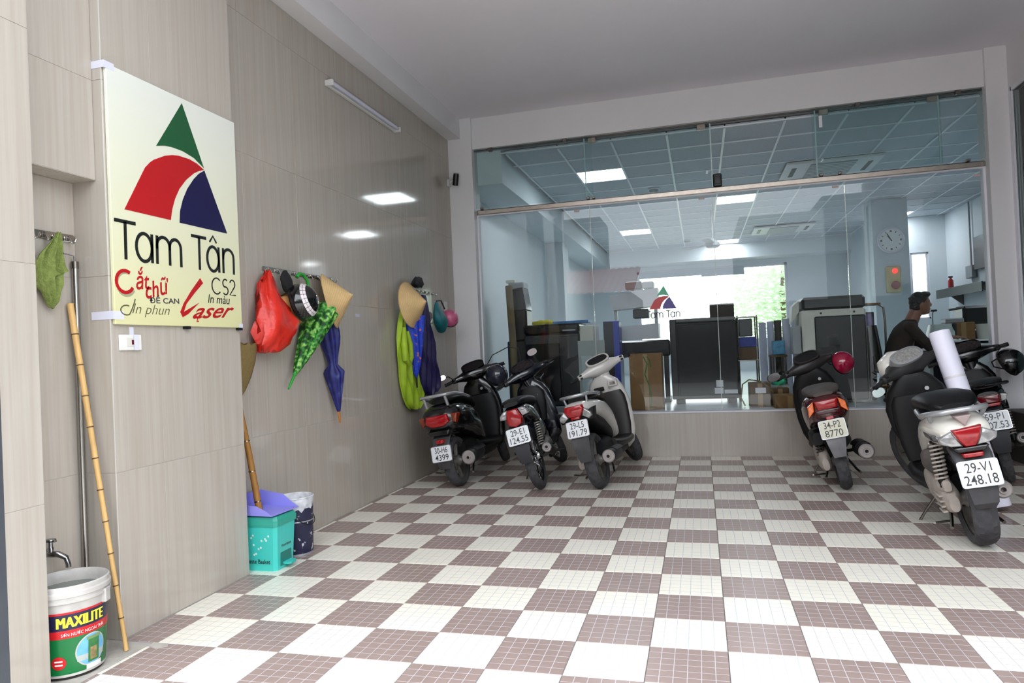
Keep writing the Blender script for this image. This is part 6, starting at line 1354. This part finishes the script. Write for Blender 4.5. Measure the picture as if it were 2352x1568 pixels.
# ---- planter and garden outside the back window
pl_ = struct(M().cbox(2.95, 3.125, 3.85, 4.64, 0, .455, .006).o('trim_10', P('dark_plinth', (62, 58, 56), .6, var=.15), None, 30), 'low dark plinth at the right edge')
rp_ = thing('glass_bowl', 'small amber glass bowl on the dark plinth at the right edge', 'bowl', (3.03, 4.12, .456)); M().lathe([(.02, .0), (.05, .0), (.075, .06), (.085, .11), (.08, .11), (.068, .06), (.045, .008), (.01, .008)], 24, cap=False).o('vessel', P('amber_glaze', (74, 22, 14), .1, var=.3, coat=.5), rp_)
M().lathe([(.084, .10), (.088, .104), (.088, .112), (.084, .114)], 24, cap=False).o('rim', P('amber_rim', (150, 96, 40), .15, .4), rp_)
def tree(label, x, y, h, r, n, seed, col):
    rnd = random.Random(seed); t = thing('tree', label, 'tree', (x, y, -.3), group='trees behind the office')
    M().tube([(0, 0, 0), (.05, 0, h*.3), (-.05, .05, h*.6), (.0, 0, h*.8)], [.16, .13, .09, .04], 10).o('trunk', P('bark', (96, 80, 62), .9), t)
    m = M()
    for k in range(n):
        a, b_, q = rnd.uniform(0, 6.28), math.acos(rnd.uniform(-1, 1)), rnd.random()**.4
        c = Vector((r*q*math.sin(b_)*math.cos(a), r*q*math.sin(b_)*math.sin(a), h*.62+r*.95*q*math.cos(b_))); s = rnd.uniform(.10, .2)
        T_ = Matrix.Translation(c) @ Matrix.Rotation(rnd.uniform(0, 6.3), 4, 'Z') @ Matrix.Rotation(rnd.uniform(-1, 1), 4, 'X')
        m.add([(0, -s*.3, 0), (s*.5, 0, .02), (0, s*.3, 0), (-s, 0, -.03)], [(0, 1, 2, 3)], T_)
    o = m.o('foliage', col, t, 0); o['kind'] = 'stuff'; return t
lf = bpy.data.materials.new('hazed_leaf'); lf.use_nodes = True; _nt = lf.node_tree; _b = _nt.nodes['Principled BSDF']; _b.inputs['Roughness'].default_value = .6
_nz = _nt.nodes.new('ShaderNodeTexNoise'); _nz.inputs['Scale'].default_value = 2.5; _rp = _nt.nodes.new('ShaderNodeValToRGB'); _rp.color_ramp.elements[0].color = (*lin((176, 204, 160)), 1); _rp.color_ramp.elements[1].color = (*lin((226, 238, 216)), 1)  # bright haze is painted into these pale leaf colours
_tr = _nt.nodes.new('ShaderNodeBsdfTranslucent'); _mx = _nt.nodes.new('ShaderNodeMixShader'); _mx.inputs[0].default_value = .55
_nt.links.new(_nz.outputs['Fac'], _rp.inputs[0]); _nt.links.new(_rp.outputs[0], _b.inputs['Base Color']); _nt.links.new(_rp.outputs[0], _tr.inputs[0]); _nt.links.new(_b.outputs[0], _mx.inputs[1]); _nt.links.new(_tr.outputs[0], _mx.inputs[2]); _nt.links.new(_mx.outputs[0], _nt.nodes['Material Output'].inputs[0])
tree('leafy tree seen at the right of the bright window', 2.7, 19., 4.6, 1.9, 4200, 1, lf)
tree('leafy tree seen at the left of the bright window', -2.4, 22., 5.2, 1.9, 1800, 2, lf)
